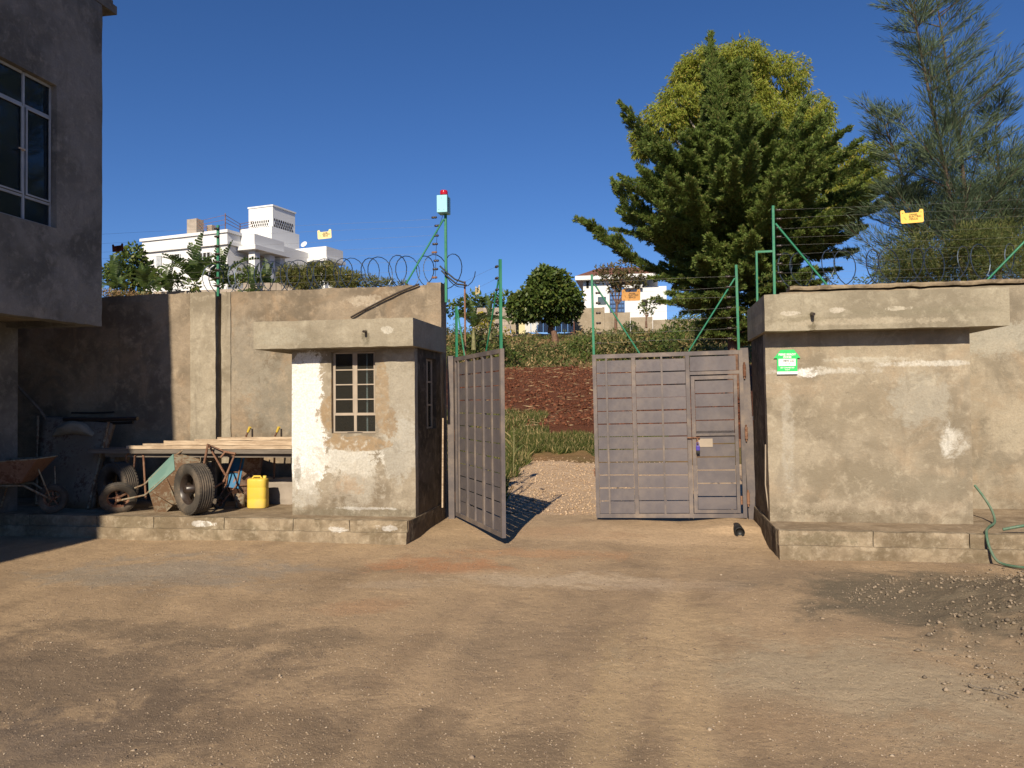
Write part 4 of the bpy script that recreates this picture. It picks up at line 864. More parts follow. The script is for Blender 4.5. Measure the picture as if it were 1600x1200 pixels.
def barrow(label, inner, outer, frame, Mx, loc, wr=0.19, group=None, dz=0.0, dep=0.26, tx=0.0, base=None, hl=1.35, hug=False):
    # local frame: wheel at x=0 front, handles at x=1.35, z up, tray open upward
    root = thing('wheelbarrow', label, 'wheelbarrow', loc, 0, group)
    L = MB(); z1 = 0.50+dz; z0 = z1-dep; bt = [(0.30+tx, -0.17), (0.80+tx, -0.20), (0.80+tx, 0.20), (0.30+tx, 0.17)]; tp = [(0.05+tx, -0.27), (0.98+tx, -0.31), (0.98+tx, 0.31), (0.05+tx, 0.27)]
    def ring(p, z, s=0.0): return [(x+(0.5-x)*s, y*(1-s), z) for x, y in p]
    B0, T0 = ring(bt, z0), [(x, y, z1+(0.05 if x < 0.5 else 0)) for x, y in tp]
    o_ = MB(); o_.add(B0+T0, [(3, 2, 1, 0), (0, 1, 5, 4), (1, 2, 6, 5), (2, 3, 7, 6), (3, 0, 4, 7)], False, Mx); tray = o_.build('tray', outer, root, world=False)
    B1, T1 = ring(bt, z0+0.006, 0.02), [(x+(0.5-x)*0.012, y*0.985, z) for x, y, z in T0]
    i_ = MB(); i_.add(B1+T1, [(0, 1, 2, 3), (4, 5, 1, 0), (5, 6, 2, 1), (6, 7, 3, 2), (7, 4, 0, 3)], False, Mx); i_.build('tray_lining', inner, tray, world=False)
    if base:
        MB().add([(x, y, z-0.005) for x, y, z in B0]+[(x, y, z-0.010) for x, y, z in B0], [(0, 1, 2, 3), (7, 6, 5, 4), (0, 4, 5, 1), (1, 5, 6, 2), (2, 6, 7, 3), (3, 7, 4, 0)], False, Mx).build('tray_base', base, tray, world=False)
    r_ = MB(); r_.tube(T0+[T0[0]], 0.009, 6, M=Mx); r_.build('tray_rim', frame, tray, world=False)
    for s in (-1, 1):
        f = MB(); f.tube([(-0.02, s*0.07, 0.02), (0.28, s*0.13, 0.205), (0.80, s*0.16, 0.215), (hl, s*0.24, 0.22+0.3*(hl-0.8)), (hl+0.07, s*0.24, 0.23+0.3*(hl-0.8))], 0.014, 7, M=Mx); f.build('side_rail', frame, root, world=False)
        lp = [(0.34+tx, s*0.17, 0.215), (0.40+tx, s*0.31, 0.50), (0.46+tx, s*0.315, 0.515), (0.62+tx, s*0.19, 0.22)] if hug else [(0.62, s*0.20, 0.225), (0.74, s*0.21, -0.16), (0.86, s*0.21, -0.17), (0.92, s*0.235, 0.25)]
        g = MB(); g.tube(lp, 0.012, 6, M=Mx); g.build('leg', frame, root, world=False)
    for q in ([(-0.02, -0.09, 0.02), (-0.02, 0.09, 0.02)], [(0.5, -0.15, 0.21), (0.5, 0.15, 0.21)]) if hug else ([(0.74, -0.21, -0.10), (0.74, 0.21, -0.10)], [(-0.02, -0.09, 0.02), (-0.02, 0.09, 0.02)], [(-0.02, 0.07, 0.02), (0.06+tx, 0.22, 0.42+dz)], [(-0.02, -0.07, 0.02), (0.06+tx, -0.22, 0.42+dz)]): MB().tube(q, 0.010, 6, M=Mx).build('brace', frame, root, world=False)
    wheel_parts(root, Mx @ Matrix.Translation((-0.02, 0, 0.02)) @ Matrix.Rotation(R(90), 4, 'X'), wr, 0.085, m_rust)
    return root
m_dusty2 = painted('rusty_cement_crusted_steel', (0.25, 0.17, 0.12), rust=(0.13, 0.06, 0.035), amount=0.8, rough=0.9, dust=(0.33, 0.25, 0.18), dustk=0.6)
def T(x, y, z): return Matrix.Translation((x, y, z))
def RX(a): return Matrix.Rotation(R(a), 4, 'X')
def RY(a): return Matrix.Rotation(R(a), 4, 'Y')
def RZ(a): return Matrix.Rotation(R(a), 4, 'Z')
zf = 0.250
# green barrow tipped on its nose, wheel to the left
barrow('dusty green-bottomed wheelbarrow leaned upside down on its nose between the two round wheels', m_dusty, m_dusty, m_dusty, RZ(5) @ RY(-42) @ RX(222) @ Matrix.Scale(0.86, 4), (-6.26, 8.46, zf+0.20), 0.24, dep=0.29, tx=0.06, base=m_teal, hl=1.02, hug=True)
# blue barrow stood upright on its nose further right
barrow('rusty blue-bottomed wheelbarrow stood up on end next to the yellow jerrycan', m_rust, m_dusty2, m_rust, RZ(62) @ RY(-80) @ RX(184) @ Matrix.Scale(0.76, 4), (-5.28, 9.00, zf+0.08), 0.10, tx=-0.06, base=m_blue, hl=0.98, hug=True)
fb = [o for o in bpy.data.objects if o.name.startswith('wheelbarrow') and o.get('label', '').startswith('rusty blue')][0]
for pl in (((322, 760), (330, 765), (350, 752), (366, 712), (325, 694), (352, 742)), ((325, 694), (318, 730), (311, 742)), ((345, 715), (352, 706), (368, 709))):
    MB().tube([aty(x, y, 8.68+0.02*i) for i, (x, y) in enumerate(pl)], 0.015, 7).build('handle_frame', m_rust, fb)
fr = thing('barrow_frame', 'bare rusty tube frame of a broken barrow left of the green-bottomed one', 'barrow frame', (-6.1, 8.9, zf))
for pl in (((206, 770), (211, 712), (217, 705), (224, 712), (228, 780)), ((206, 703), (197, 712), (199, 760))): MB().tube([aty(x, y, 8.85) for x, y in pl], 0.013, 7).build('frame_tube', m_rust, fr)
# barrow in the shade, far left
barrow('rusty wheelbarrow standing in deep shade at the left edge', m_dusty, m_rust, m_dusty, RZ(196) @ RX(0) @ Matrix.Scale(0.92, 4), (-7.02, 8.30, 0.415), 0.18)
def loose(label, loc, M, r, w, rim):
    t = thing('cart_wheel', label, 'wheel', loc); wheel_parts(t, M, r, w, rim, 'tyre'); return t
loose('big dusty car tyre on its rim right of the green-bottomed barrow', (-5.27, 8.46, zf+0.298), RZ(-33) @ RX(90) @ RY(4), 0.30, 0.20, m_insul)
loose('dark tyre half in shade behind the rusty barrow wheel', (-6.50, 8.78, zf+0.29), RZ(-25) @ RX(90) @ RY(6), 0.29, 0.19, m_insul)
# plank stack across the barrows
t = thing('plank_stack', 'weathered planks laid flat across trestles above the barrows', 'timber', (-5.4, 9.0, 1.0))
def plank(x0, x1, y0, y1, z0, z1, mat, rz=0.0, nm='plank'):
    n = 26; m = MB(); cy = (y0+y1)/2; V = []
    for i in range(n+1):
        x = x0+(x1-x0)*i/n; a = rz*(x-(x0+x1)/2); j = 0.010*nz(i*0.5, y0*9, z0*9); k = 0.008*nz(i*0.4, y0*5, z1*7)
        e = 0.0 if 0 < i < n else 0.012
        V += [(x, y0+a+j+e, z0), (x, y1+a+k-e, z0), (x, y1+a+k-e, z1+k*0.6), (x, y0+a+j+e, z1+j*0.6)]
    F4 = [(i*4+q, i*4+(q+1) % 4, (i+1)*4+(q+1) % 4, (i+1)*4+q) for i in range(n) for q in range(4)]+[(3, 2, 1, 0), (n*4, n*4+1, n*4+2, n*4+3)]
    m.add(V, F4); m.build(nm, mat, t)
plank(-6.95, -4.10, 8.80, 9.02, 0.935, 0.985, m_woodd); plank(-6.9, -4.13, 9.04, 9.28, 0.94, 0.985, m_woodd); plank(-6.75, -4.12, 8.86, 9.1, 0.885, 0.930, m_woodd)
plank(-6.4, -4.22, 8.80, 8.93, 0.990, 1.030, m_wood, 0.01); plank(-6.3, -4.35, 8.95, 9.08, 0.990, 1.045, m_wood, -0.02); plank(-6.1, -4.20, 9.10, 9.24, 0.988, 1.03, m_wood, 0.02)
plank(-5.9, -4.24, 8.83, 8.90, 1.034, 1.09, m_wood, 0.03); plank(-5.6, -4.3, 8.98, 9.06, 1.05, 1.10, m_wood, -0.02); plank(-5.2, -4.2, 8.86, 8.93, 1.095, 1.13, m_wood, 0.05)
for x in (-6.7, -5.45):
    m = MB(); m.box(x-0.03, x+0.03, 8.95, 9.25, 0.82, 0.884); [m.box(x-0.025, x+0.025, yy, yy+0.05, 0.25, 0.82) for yy in (8.97, 9.18)]; m.build('trestle', m_woodd, t)
# two more barrows stood behind: only grips show above the planks
for i, (gx, lab) in enumerate(((-5.10, 'barrow handle with yellow grip rising behind the planks, nearer the shade'), (-4.70, 'barrow handle with yellow grip rising behind the planks, nearer the booth'))):
    q = thing('tool_handle', lab, 'handle', (gx, 9.45, 0.25))
    MB().tube([(gx-0.10, 9.5, 0.26), (gx-0.03, 9.42, 1.12), (gx, 9.41, 1.17)], 0.013, 7).build('shaft', m_rust, q)
    MB().tube([(gx, 9.41, 1.17), (gx+0.035, 9.40, 1.235)], [0.017, 0.020], 8).build('grip', m_yellowp, q)
    MB().tube([(gx+0.05, 9.43, 0.9), (gx+0.05, 9.43, 1.21)], 0.012, 6).build('stub', m_insul, q)
# jerrycan
t = thing('jerrycan', 'yellow plastic jerrycan standing on the plinth by the booth', 'jerrycan', (-4.80, 9.10, zf), R(8))
m = MB(); n = 24; cprof = [(0, 0.96), (0.012, 1.0), (0.10, 1.0), (0.105, 0.99), (0.12, 0.99), (0.125, 1.0), (0.24, 1.0), (0.245, 0.99), (0.26, 0.99), (0.265, 1.0), (0.335, 1.0), (0.355, 0.95), (0.362, 0.82)]
V = []
for z, s in cprof:
    for k in range(n):
        a = 2*math.pi*k/n; ca, sa = math.cos(a), math.sin(a); q = 0.55
        V.append((0.122*s*math.copysign(abs(ca)**q, ca), 0.095*s*math.copysign(abs(sa)**q, sa), z))
m.add(V, [(i*n+k, i*n+(k+1) % n, (i+1)*n+(k+1) % n, (i+1)*n+k) for i in range(len(cprof)-1) for k in range(n)], True)
m.add(V[-n:], [tuple(range(n))]); m.add(V[:n], [tuple(range(n))[::-1]])
m.build('body', m_yellowp, t, world=False)
MB().tube([(-0.07, 0, 0.36), (-0.05, 0, 0.385), (0.03, 0, 0.385), (0.045, 0, 0.36)], 0.011, 8).build('handle', m_yellowp, t, world=False)
MB().lathe([(0.022, 0.36), (0.022, 0.392), (0, 0.392)], 12, T(0.085, 0, 0)).build('cap', m_yellowp, t, world=False)
# brick / bucket bits near it
t = thing('paint_tin', 'dull dented tin standing between the blue-bottomed barrow and jerrycan', 'tin', (-5.02, 9.06, zf))
MB().lathe([(0.0, 0.0), (0.062, 0), (0.066, 0.17), (0.060, 0.172), (0.055, 0.02), (0, 0.02)], 18).build('tin_wall', m_dusty, t, world=False)
# big leaning sheets in the shade
m_sheet = painted('grimy_sheet', (0.20, 0.155, 0.11), amount=0.6, rough=0.85, rust=(0.12, 0.07, 0.045), dust=(0.27, 0.23, 0.18), dustk=0.6)
t = thing('mixing_trough', 'large grimy metal mixing trough leaning in the shade behind the barrows', 'trough', (-7.2, 9.3, zf))
P0 = [aty(60, 790, 8.9), aty(140, 797, 8.75), aty(172, 662, 9.2), aty(62, 652, 9.3)]
m = MB(); a, b, c_, d_ = P0; off = Vector((0.02, 0.10, 0.02)); V = []
for j in range(9):
    for i in range(9):
        p = (a.lerp(b, i/8)).lerp(d_.lerp(c_, i/8), j/8); V.append(p+Vector((0, -0.05*math.sin(math.pi*j/8)+0.02*nz(i, j, 0, 0.7), 0.01*nz(i, j, 5, 0.6))))
V += [v+off for v in V]; Q = 81
m.add(V, [(j*9+i, j*9+i+1, (j+1)*9+i+1, (j+1)*9+i) for j in range(8) for i in range(8)]+[(Q+(j+1)*9+i, Q+(j+1)*9+i+1, Q+j*9+i+1, Q+j*9+i) for j in range(8) for i in range(8)]
      + [(i, Q+i, Q+i+1, i+1) for i in range(8)]+[(72+i+1, Q+72+i+1, Q+72+i, 72+i) for i in range(8)]+[(j*9, (j+1)*9, Q+(j+1)*9, Q+j*9) for j in range(8)]+[(Q+j*9+8, Q+(j+1)*9+8, (j+1)*9+8, j*9+8) for j in range(8)], True)
m.build('trough_body', m_sheet, t)
e0 = aty(88, 700, 9.0); m = MB(); m.tube([P0[0]+Vector((0, -.03, .02)), P0[3]+Vector((0, -.03, .02))], 0.018, 6); m.build('side_rib', m_dusty, t); m = MB(); m.tube([P0[1]+Vector((0, -.03, .02)), P0[2]+Vector((0, -.03, .02))], 0.018, 6); m.build('side_rib', m_dusty, t)
for lab, z, x0, x1, rr in (('black pipe length on top of the shaded trough, uppermost one', 645, 112, 178, 0.013), ('thick dark pipe resting on the shaded trough below the thin one', 655, 100, 215, 0.028), ('bright-edged steel angle lying beside the thick pipe in shade', 661, 150, 208, 0.018)):
    a = aty(x0, z, 9.25); b = aty(x1, z-1, 9.25); setp(MB().tube([a, (a+b)/2+Vector((0, 0, -0.008)), b], rr, 8).build('steel_pipe', m_black if rr < 0.02 else m_insul), lab, 'pipe')
t = thing('cement_bags', 'slumped grey cement bag draped over the shaded trough', 'bag', aty(115, 668, 9.15))
bm = bmesh.new(); bmesh.ops.create_icosphere(bm, subdivisions=4, radius=1.0)
for v in bm.verts:
    c0 = v.co.copy(); v.co = Vector((c0.x*0.30, c0.y*0.09, c0.z*0.085-0.10*c0.x*c0.x)) * (1+0.12*nz(c0.x, c0.y, c0.z, 2.2))
me = bpy.data.meshes.new('bag'); bm.to_mesh(me); bm.free(); me.polygons.foreach_set('use_smooth', [True]*len(me.polygons)); link('bag_skin', me, plain('cement_bag_paper', (0.25, 0.22, 0.17), 0.9, 0.1, bump=0.6), t, world=False)
t = thing('timber_post', 'slanting timber prop in the dark under the overhanging house', 'prop', (-8, 9.3, 0.25))
MB().tube([aty(20, 596, 9.3), aty(62, 640, 9.3), aty(95, 690, 9.3)], 0.02, 6).build('prop_shaft', m_woodd, t)
# ================================================================ WHITE VILLA ON THE LEFT
HA = R(11.8); hx = np.array([math.cos(HA), -math.sin(HA), 0]); hy = np.array([math.sin(HA), math.cos(HA), 0])
H0 = np.array(atd(355, 360, 45.0))
def loc_of(p): d = np.array(p)-H0; return float(d@hx), float(d@hy), float(p[2])
def on_y(px, py, yl): d = ray(px, py); t_ = (yl-(EYEP-H0)@hy)/(d@hy); return loc_of(EYEP+d*t_)
def on_x(px, py, xl): d = ray(px, py); t_ = (xl-(EYEP-H0)@hx)/(d@hx); return loc_of(EYEP+d*t_)
HM = Matrix(((hx[0], hy[0], 0, H0[0]), (hx[1], hy[1], 0, H0[1]), (0, 0, 1, 0), (0, 0, 0, 1)))
V_ = thing('white_villa', 'white flat-roofed villa with a pierced roof tower, above the brown wall at left', 'house', (0, 0, 0))
GZ = 4.5
def hb(mb, x0, x1, y0, y1, z0, z1): mb.box(x0, x1, y0, y1, z0, z1, HM); return mb
zA = H0[2]; xa0 = on_y(222, 372, 0)[0]
yB = on_x(376, 366, 0)[1]
mb = MB(); hb(mb, xa0, 0, 0, 9, GZ, zA); mb.build('wing_wall', m_white, V_)
zs_ = on_y(355, 380, 0)[2]
mb = MB(); hb(mb, xa0-0.15, 0.15, -0.15, -0.003, zs_-0.08, zs_+0.10); hb(mb, 0.003, 0.15, -0.003, yB-0.01, zs_-0.08, zs_+0.10); hb(mb, xa0-0.1, 0.1, -0.1, -0.003, zA-0.12, zA+0.05); hb(mb, 0.003, 0.1, -0.003, yB-0.01, zA-0.12, zA+0.05); mb.build('string_course', m_white, V_)
def hwin(px0, px1, py0, py1, yl, nm='window'):
    a = on_y(px0, py0, yl); b = on_y(px1, py1, yl)
    f = MB(); hb(f, a[0], b[0], yl-0.04, yl-0.004, b[2], a[2]); w = f.build(nm, m_dark, V_)
    n = 3
    for i in range(n+1):
        x = a[0]+(b[0]-a[0])*i/n; g_ = MB(); hb(g_, x-0.04, x+0.04, yl-0.07, yl-0.041, b[2], a[2]); g_.build('mullion', m_framew, w)
hwin(246, 252, 400, 416, 0); hwin(269, 282, 398, 410, 0); hwin(312, 330, 396, 412, 0)
xB1 = on_y(397.5, 365, yB)[0]; zB = on_y(397.5, 365, yB)[2]
yB2 = on_x(444, 380, xB1)[1]; zb0 = on_x(397, 384, xB1)[2]
mb = MB(); hb(mb, 0.01, xB1, yB, yB2, zb0, zB); hb(mb, -0.0, xB1+0.35, yB-0.35, yB2+0.2, zb0-0.25, zb0-0.003); mb.build('porch_roof', m_white, V_)
mb = MB(); hb(mb, 0.01, xB1-1.3, yB+2.5, yB2+6, GZ, zb0-0.26); mb.build('porch_wall', m_white, V_)
for cx, cy in ((xB1-0.2, yB), (xB1-1.9, yB), (xB1-0.2, (yB+yB2)/2), (xB1-0.2, yB2-0.4)):
    mb = MB(); hb(mb, cx-0.22, cx+0.22, cy, cy+0.44, GZ, zb0-0.26); mb.build('porch_column', m_white, V_)
mb = MB(); hb(mb, xB1-1.6, xB1-1.0, yB+2.45, yB+2.49, GZ, zb0-0.8); mb.build('doorway', m_dark, V_)
# tower
yT = yB+5.0
xt0 = on_y(388.5, 326, yT)[0]; xt1, _, zT = on_y(426, 322, yT); yt2 = on_x(461, 335, xt1)[1]; ztb = on_y(426, 355, yT)[2]
mb = MB(); hb(mb, xt0, xt1, yT, yt2, ztb, zT); mb.build('tower_wall', m_white, V_)
mb = MB(); hb(mb, xt0-0.45, xt1+0.15, yT-0.3, yt2+0.25, GZ, ztb-0.003); hb(mb, xt0-0.05, xt1+0.06, yT-0.05, yt2+0.05, zT+0.003, zT+0.10); mb.build('tower_base', m_white, V_)
hm = MB(); hw_ = (xt1-xt0)
for k in range(9):
    for r_, off in ((0, 0), (1, 0.5), (2, 0)):
        x = xt0+hw_*(0.12+0.76*(k+off)/8.6); z = zT-0.95-0.20*r_
        if k+off < 8.4: hb(hm, x-hw_*0.021, x+hw_*0.021, yT-0.02, yT-0.003, z-0.075, z+0.075)
L_ = yt2-yT
for k in range(9):
    for r_, off in ((0, 0), (1, 0.5), (2, 0)):
        yy = yT+L_*(0.08+0.84*(k+off)/8.6); z = zT-0.85-0.20*r_
        if k+off < 8.4: hb(hm, xt1+0.003, xt1+0.02, yy-L_*0.023, yy+L_*0.023, z-0.08, z+0.08)
hm.build('tower_vent', m_dark, V_)
# right wing
yR = yT+1.5; xr0 = xt1+0.2; xr1, _, zR = on_y(510, 384.5, yR); yr2 = on_x(536, 392, xr1)[1]; zr0 = on_y(510, 402, yR)[2]
mb = MB(); hb(mb, xr0, xr1, yR, yr2, zr0, zR); hb(mb, xr0-0.1, xr1+0.15, yR-0.15, yr2+0.1, zr0-0.22, zr0-0.003); mb.build('wing_roof', m_white, V_)
mb = MB(); hb(mb, xr0, xr1-0.5, yR+2.2, yr2, GZ, zr0-0.23); mb.build('wing_wall', m_white, V_)
for cx in (xr1-0.35, xr0+0.4):
    mb = MB(); hb(mb, cx-0.2, cx+0.2, yR+0.02, yR+0.42, GZ, zr0-0.23); mb.build('porch_column', m_white, V_)
mb = MB(); hb(mb, xt0-2, xt1+0.1, yB2+0.21, yT-0.31, GZ, zB-1.5); mb.build('core_wall', m_white, V_)
def on_roof(px0, px1, py0, py1, yl, mat, nm):
    a = on_y(px0, py0, yl); b = on_y(px1, py1, yl); m = MB(); hb(m, a[0], b[0], yl, yl+(b[0]-a[0])*0.8, min(b[2], zA-0.02) if nm != 'tank' else b[2], a[2]); return m.build(nm, mat, V_)
on_roof(292, 307, 343, 364, 2.0, m_stone, 'chimney'); on_roof(323, 331, 352, 364, 3.0, m_stone, 'chimney')
a = on_y(352, 336, 2.0)
m = MB(); 
def rod(p, q, r=0.03): m.tube([HM @ Vector(p), HM @ Vector(q)], r, 5)
ax, _, az = a; rod((ax, 2, zA-0.1), (ax, 2, az+0.1)); b_ = on_y(375, 350, 4); rod((b_[0], 4, zA-0.8), (b_[0], 4, b_[2]))
c_ = on_y(308, 341, 2.0); d_ = on_y(395, 346, yB+1)
for dz in (0, 0.22, 0.45): rod((ax, 2, az-dz), (b_[0], 4, b_[2]-dz*0.8), 0.018); rod((b_[0], 4, b_[2]-dz*0.8), (d_[0], yB+1, d_[2]-dz*0.6), 0.018); rod((c_[0], 2, c_[2]-dz), (on_y(338, 352, 2)[0], 2, zA+0.25-dz*0.3), 0.018); rod((c_[0], 2, c_[2]-0.2-dz), (ax, 2, az-dz*1.3), 0.012)
m.build('roof_wire_rack', m_rust, V_)
a = on_y(469, 385, yR-0.1); m = MB(); m.lathe([(0, 0.08), (0.16, 0.05), (0.23, 0.0)], 14, HM @ T(a[0], yR+0.3, zR+0.35) @ RX(60)); m.tube([HM @ Vector((a[0], yR+0.35, zR-0.02)), HM @ Vector((a[0], yR+0.35, zR+0.3))], 0.03, 6); m.build('satellite_dish', m_white, V_)

# ================================================================ FAR COMPOUND: WALLS, GATE, BROWN-ROOFED HOUSE
D_ = 85
def far_box(t, nm, mat, px0, px1, pyt, pyb, Y, depth, z0=None):
    a = aty(px0, pyt, Y); b = aty(px1, pyb, Y); m = MB(); m.box(a.x, b.x, Y, Y+depth, b.z if z0 is None else z0, a.z); return m.build(nm, mat, t)
t = thing('compound_wall', 'beige compound wall stepping down below the brown-roofed house', 'wall', (0, 85, 8.7))
for i, (a, b, zt) in enumerate(((897, 944, 482), (944, 985, 489), (985, 1020, 496), (1020, 1110, 500), (1110, 1190, 502), (1190, 1260, 504))): far_box(t, 'wall_panel', m_beige, a+0.15, b-0.15, zt, 530, 85+0.02*(i % 2), 0.3, 7.5)
for px in (898, 941): far_box(t, 'wall_pier', m_beige, px, px+4, 478 if px < 900 else 480, 530, 84.85, 0.14, 7.5)
t = thing('block_boundary_wall', 'grey stone block wall left of the far pale gate', 'wall', (-16, 85, 8.7))
for r_ in range(5):
    for c_i in range(9):
        px0 = 742+c_i*6.2+(3 if r_ % 2 else 0); a = aty(px0, 516-r_*7.0-7, 85); b = aty(min(px0+5.9, 801), 516-r_*7.0, 85)
        m = MB(); m.box(a.x, b.x, 85+0.02*random.random(), 85.3, b.z+0.03, a.z); m.build('block', m_stone, t)
far_box(t, 'wall_core', m_stone, 738, 797, 482, 525, 85.06, 0.2, 7.5); far_box(t, 'gate_pier', m_beige, 798, 806, 477, 525, 84.7, 0.6, 7.5)
t = thing('gate_hut', 'tiny pale yellow hut tucked between the stone pier and far pale gate', 'hut', (-14, 87, 8.7))
far_box(t, 'hut_wall', plain('cream_paint', (0.62, 0.55, 0.33), 0.8), 807, 821, 489, 522, 86.5, 2.2, 7.5); far_box(t, 'window', m_dark, 814, 818, 494, 504, 86.44, 0.05)
t = thing('far_gate', 'pale grey metal gate far off, half in the round tree\'s shadow', 'gate', (-12, 85.2, 8.7))
for i in range(8): far_box(t, 'gate_panel', m_gwhite, 820+i*9.6, 829.2+i*9.6, 486, 519, 85.2, 0.08)
far_box(t, 'gate_rail', m_gwhite, 820, 896, 501, 502.5, 85.12, 0.07)
t = thing('razor_bundle', 'dark tangle of razor wire on the pier left of the far gate', 'razor wire', aty(815, 487, 85))
m = MB(); pts = []
for i in range(120): a = i*0.8; p = aty(806+i*0.22, 487, 85.2); pts.append(p+Vector((0.25*math.cos(a), 0.2*math.cos(a), 0.45+0.55*math.sin(a))))
m.tube(pts, 0.035, 4, cap=False); m.build('wire_loops', m_razor, t)
t = thing('brown_roofed_house', 'white house with brown tiled roof and tall blue window, beyond the far wall', 'house', (-3, 90, 8.7))
HY = 92
far_box(t, 'wall', m_white, 911, 955, 434, 500, HY, 9, 8.0)
a = aty(900, 433, HY); b = aty(960, 431, HY); m = MB(); m.box(a.x, b.x+5, HY-1.0, HY+10, a.z-0.5, a.z-0.02); m.build('eave', m_white, t)
m = MB(); x0, x1, z0 = a.x+0.05, b.x+5, a.z; zr = aty(925, 414, HY).z; m.add([(x0, HY-0.95, z0), (x1, HY-0.95, z0), (x1, HY+9.9, z0), (x0, HY+9.9, z0), (x0+2.2, HY+4.5, zr+0.3), (x1-2.5, HY+4.5, zr+0.3)], [(0, 1, 5, 4), (1, 2, 5), (2, 3, 4, 5), (3, 0, 4), (3, 2, 1, 0)])
m.build('roof', m_roof, t)
w = far_box(t, 'window', m_dark, 916, 920, 437, 450, HY-0.06, 0.05); w = far_box(t, 'window', m_glassb, 934, 947, 464, 476, HY-0.06, 0.05)
bgx = far_box(t, 'stair_window', m_blueg, 953, 975, 448, 490, HY-0.25, 0.2)
m = MB()
for i in range(6): p = aty(953+i*4.4, 470, HY-0.3); z0_, z1_ = aty(960, 488, HY).z, aty(960, 449, HY).z; m.box(p.x-0.04, p.x+0.04, HY-0.34, HY-0.27, z0_, z1_)
for i in range(7): z = aty(960, 449+i*6.5, HY).z; m.box(aty(953, 470, HY).x, aty(975, 470, HY).x, HY-0.36, HY-0.345, z-0.04, z+0.04)
m.build('stair_window_bar', plain('dark_blue_bar', (0.03, 0.06, 0.14), 0.5), t)
far_box(t, 'side_wing', m_white, 976, 1042, 449, 505, HY+0.5, 8, 8.0); m_ = far_box(t, 'side_eave', m_white, 973, 1004, 445.5, 449, HY-0.2, 8.5)
far_box(t, 'window', m_dark, 1003, 1012, 468, 478, HY+0.4, 0.08); far_box(t, 'outbuilding', m_roof, 890, 911, 473, 490, HY-2, 4, 8.0)

# ================================================================ LOW WALLS BEYOND THE LEFT WALL
t = thing('low_block_wall', 'low grey stone-block wall on the bank behind the brown wall', 'wall', (-8, 17, 3))
for i in range(13):
    px = 345+i*8.6; a = aty(px, 441, 17); b = aty(px+8.2, 463, 17)
    for r_ in range(2):
        zt = a.z-0.0; h_ = 0.14
        if r_ == 1 and i < 4: continue
        m = MB(); m.box(a.x, b.x, 17+0.02*random.random(), 17.2, zt-0.19-(1-r_)*0.20, zt-0.013-(1-r_)*0.20, bv=0.008); m.build('block', m_stone, t)
far_box(t, 'wall_core', m_stone, 240, 457, 456, 500, 17.05, 0.14, 2.0)
# ================================================================ TREES
def trunk_mesh(root, pts, rs, mat, nm='trunk', n=8): MB().tube(pts, rs, n).build(nm, mat, root)
m_cyp = leafmat('cypress_scale_leaf', (0.045, 0.085, 0.018), (0.19, 0.26, 0.06), tint=(0.26, 0.22, 0.08), trans=0.3)
m_euc = leafmat('eucalyptus_leaf', (0.11, 0.145, 0.02), (0.32, 0.36, 0.055), tint=(0.36, 0.27, 0.06), trans=0.35)
m_cas = leafmat('casuarina_needle', (0.05, 0.08, 0.045), (0.14, 0.19, 0.10), tint=(0.16, 0.17, 0.09), trans=0.2)
m_dkl = leafmat('dark_glossy_leaf', (0.018, 0.04, 0.008), (0.10, 0.145, 0.03), tint=(0.16, 0.17, 0.04), trans=0.15, rough=0.45)
m_bsh = leafmat('bush_leaf', (0.03, 0.055, 0.01), (0.11, 0.16, 0.035), tint=(0.20, 0.18, 0.05), trans=0.25)
m_dry = leafmat('dry_hedge_leaf', (0.12, 0.075, 0.035), (0.36, 0.24, 0.11), tint=(0.10, 0.11, 0.03), trans=0.2)
m_fea = leafmat('feathery_leaf', (0.07, 0.085, 0.02), (0.17, 0.18, 0.05), tint=(0.26, 0.20, 0.08), trans=0.3)
m_cas2 = leafmat('feathery_dark_leaf', (0.04, 0.06, 0.018), (0.12, 0.145, 0.04), tint=(0.20, 0.17, 0.06), trans=0.25)
m_yel = leafmat('yellow_flower_leaf', (0.12, 0.13, 0.02), (0.50, 0.40, 0.03), trans=0.3)
# cypress ---------------------------------------------------------
t = thing('cypress_tree', 'huge dark green cypress with upswept branches, centre-right beyond the closed gate leaf', 'tree', atd(1147, 560, 30))
BP = np.array(atd(1147, 600, 30)); BP[2] = 1.2
def cz(py): return EYE+ (622-py)/F*30*1.0
trunk_mesh(t, [BP, BP+(0.05, 0, 3), BP+(-0.1, 0, 7), BP+(-0.6, 0, 10.5), np.array(atd(1110, 75, 30))], [0.30, 0.24, 0.17, 0.08, 0.012], m_bark)
prof_pts = [(545, 0.6, 0.5), (520, 1.7, 1.6), (490, 2.6, 2.2), (450, 3.4, 3.4), (400, 4.3, 4.6), (350, 5.4, 5.9), (300, 4.0, 5.2), (250, 2.7, 3.1), (215, 1.4, 1.6), (180, 0.75, 0.8), (140, 0.4, 0.4), (80, 0.2, 0.2), (60, 0.1, 0.1)]
pz = [cz(a) for a, _, _ in prof_pts]; pl = [b for _, b, _ in prof_pts]; pr = [c for _, _, c in prof_pts]
Pp, Dd, Ll, Ww, Tn = [], [], [], [], []
limbs = MB()
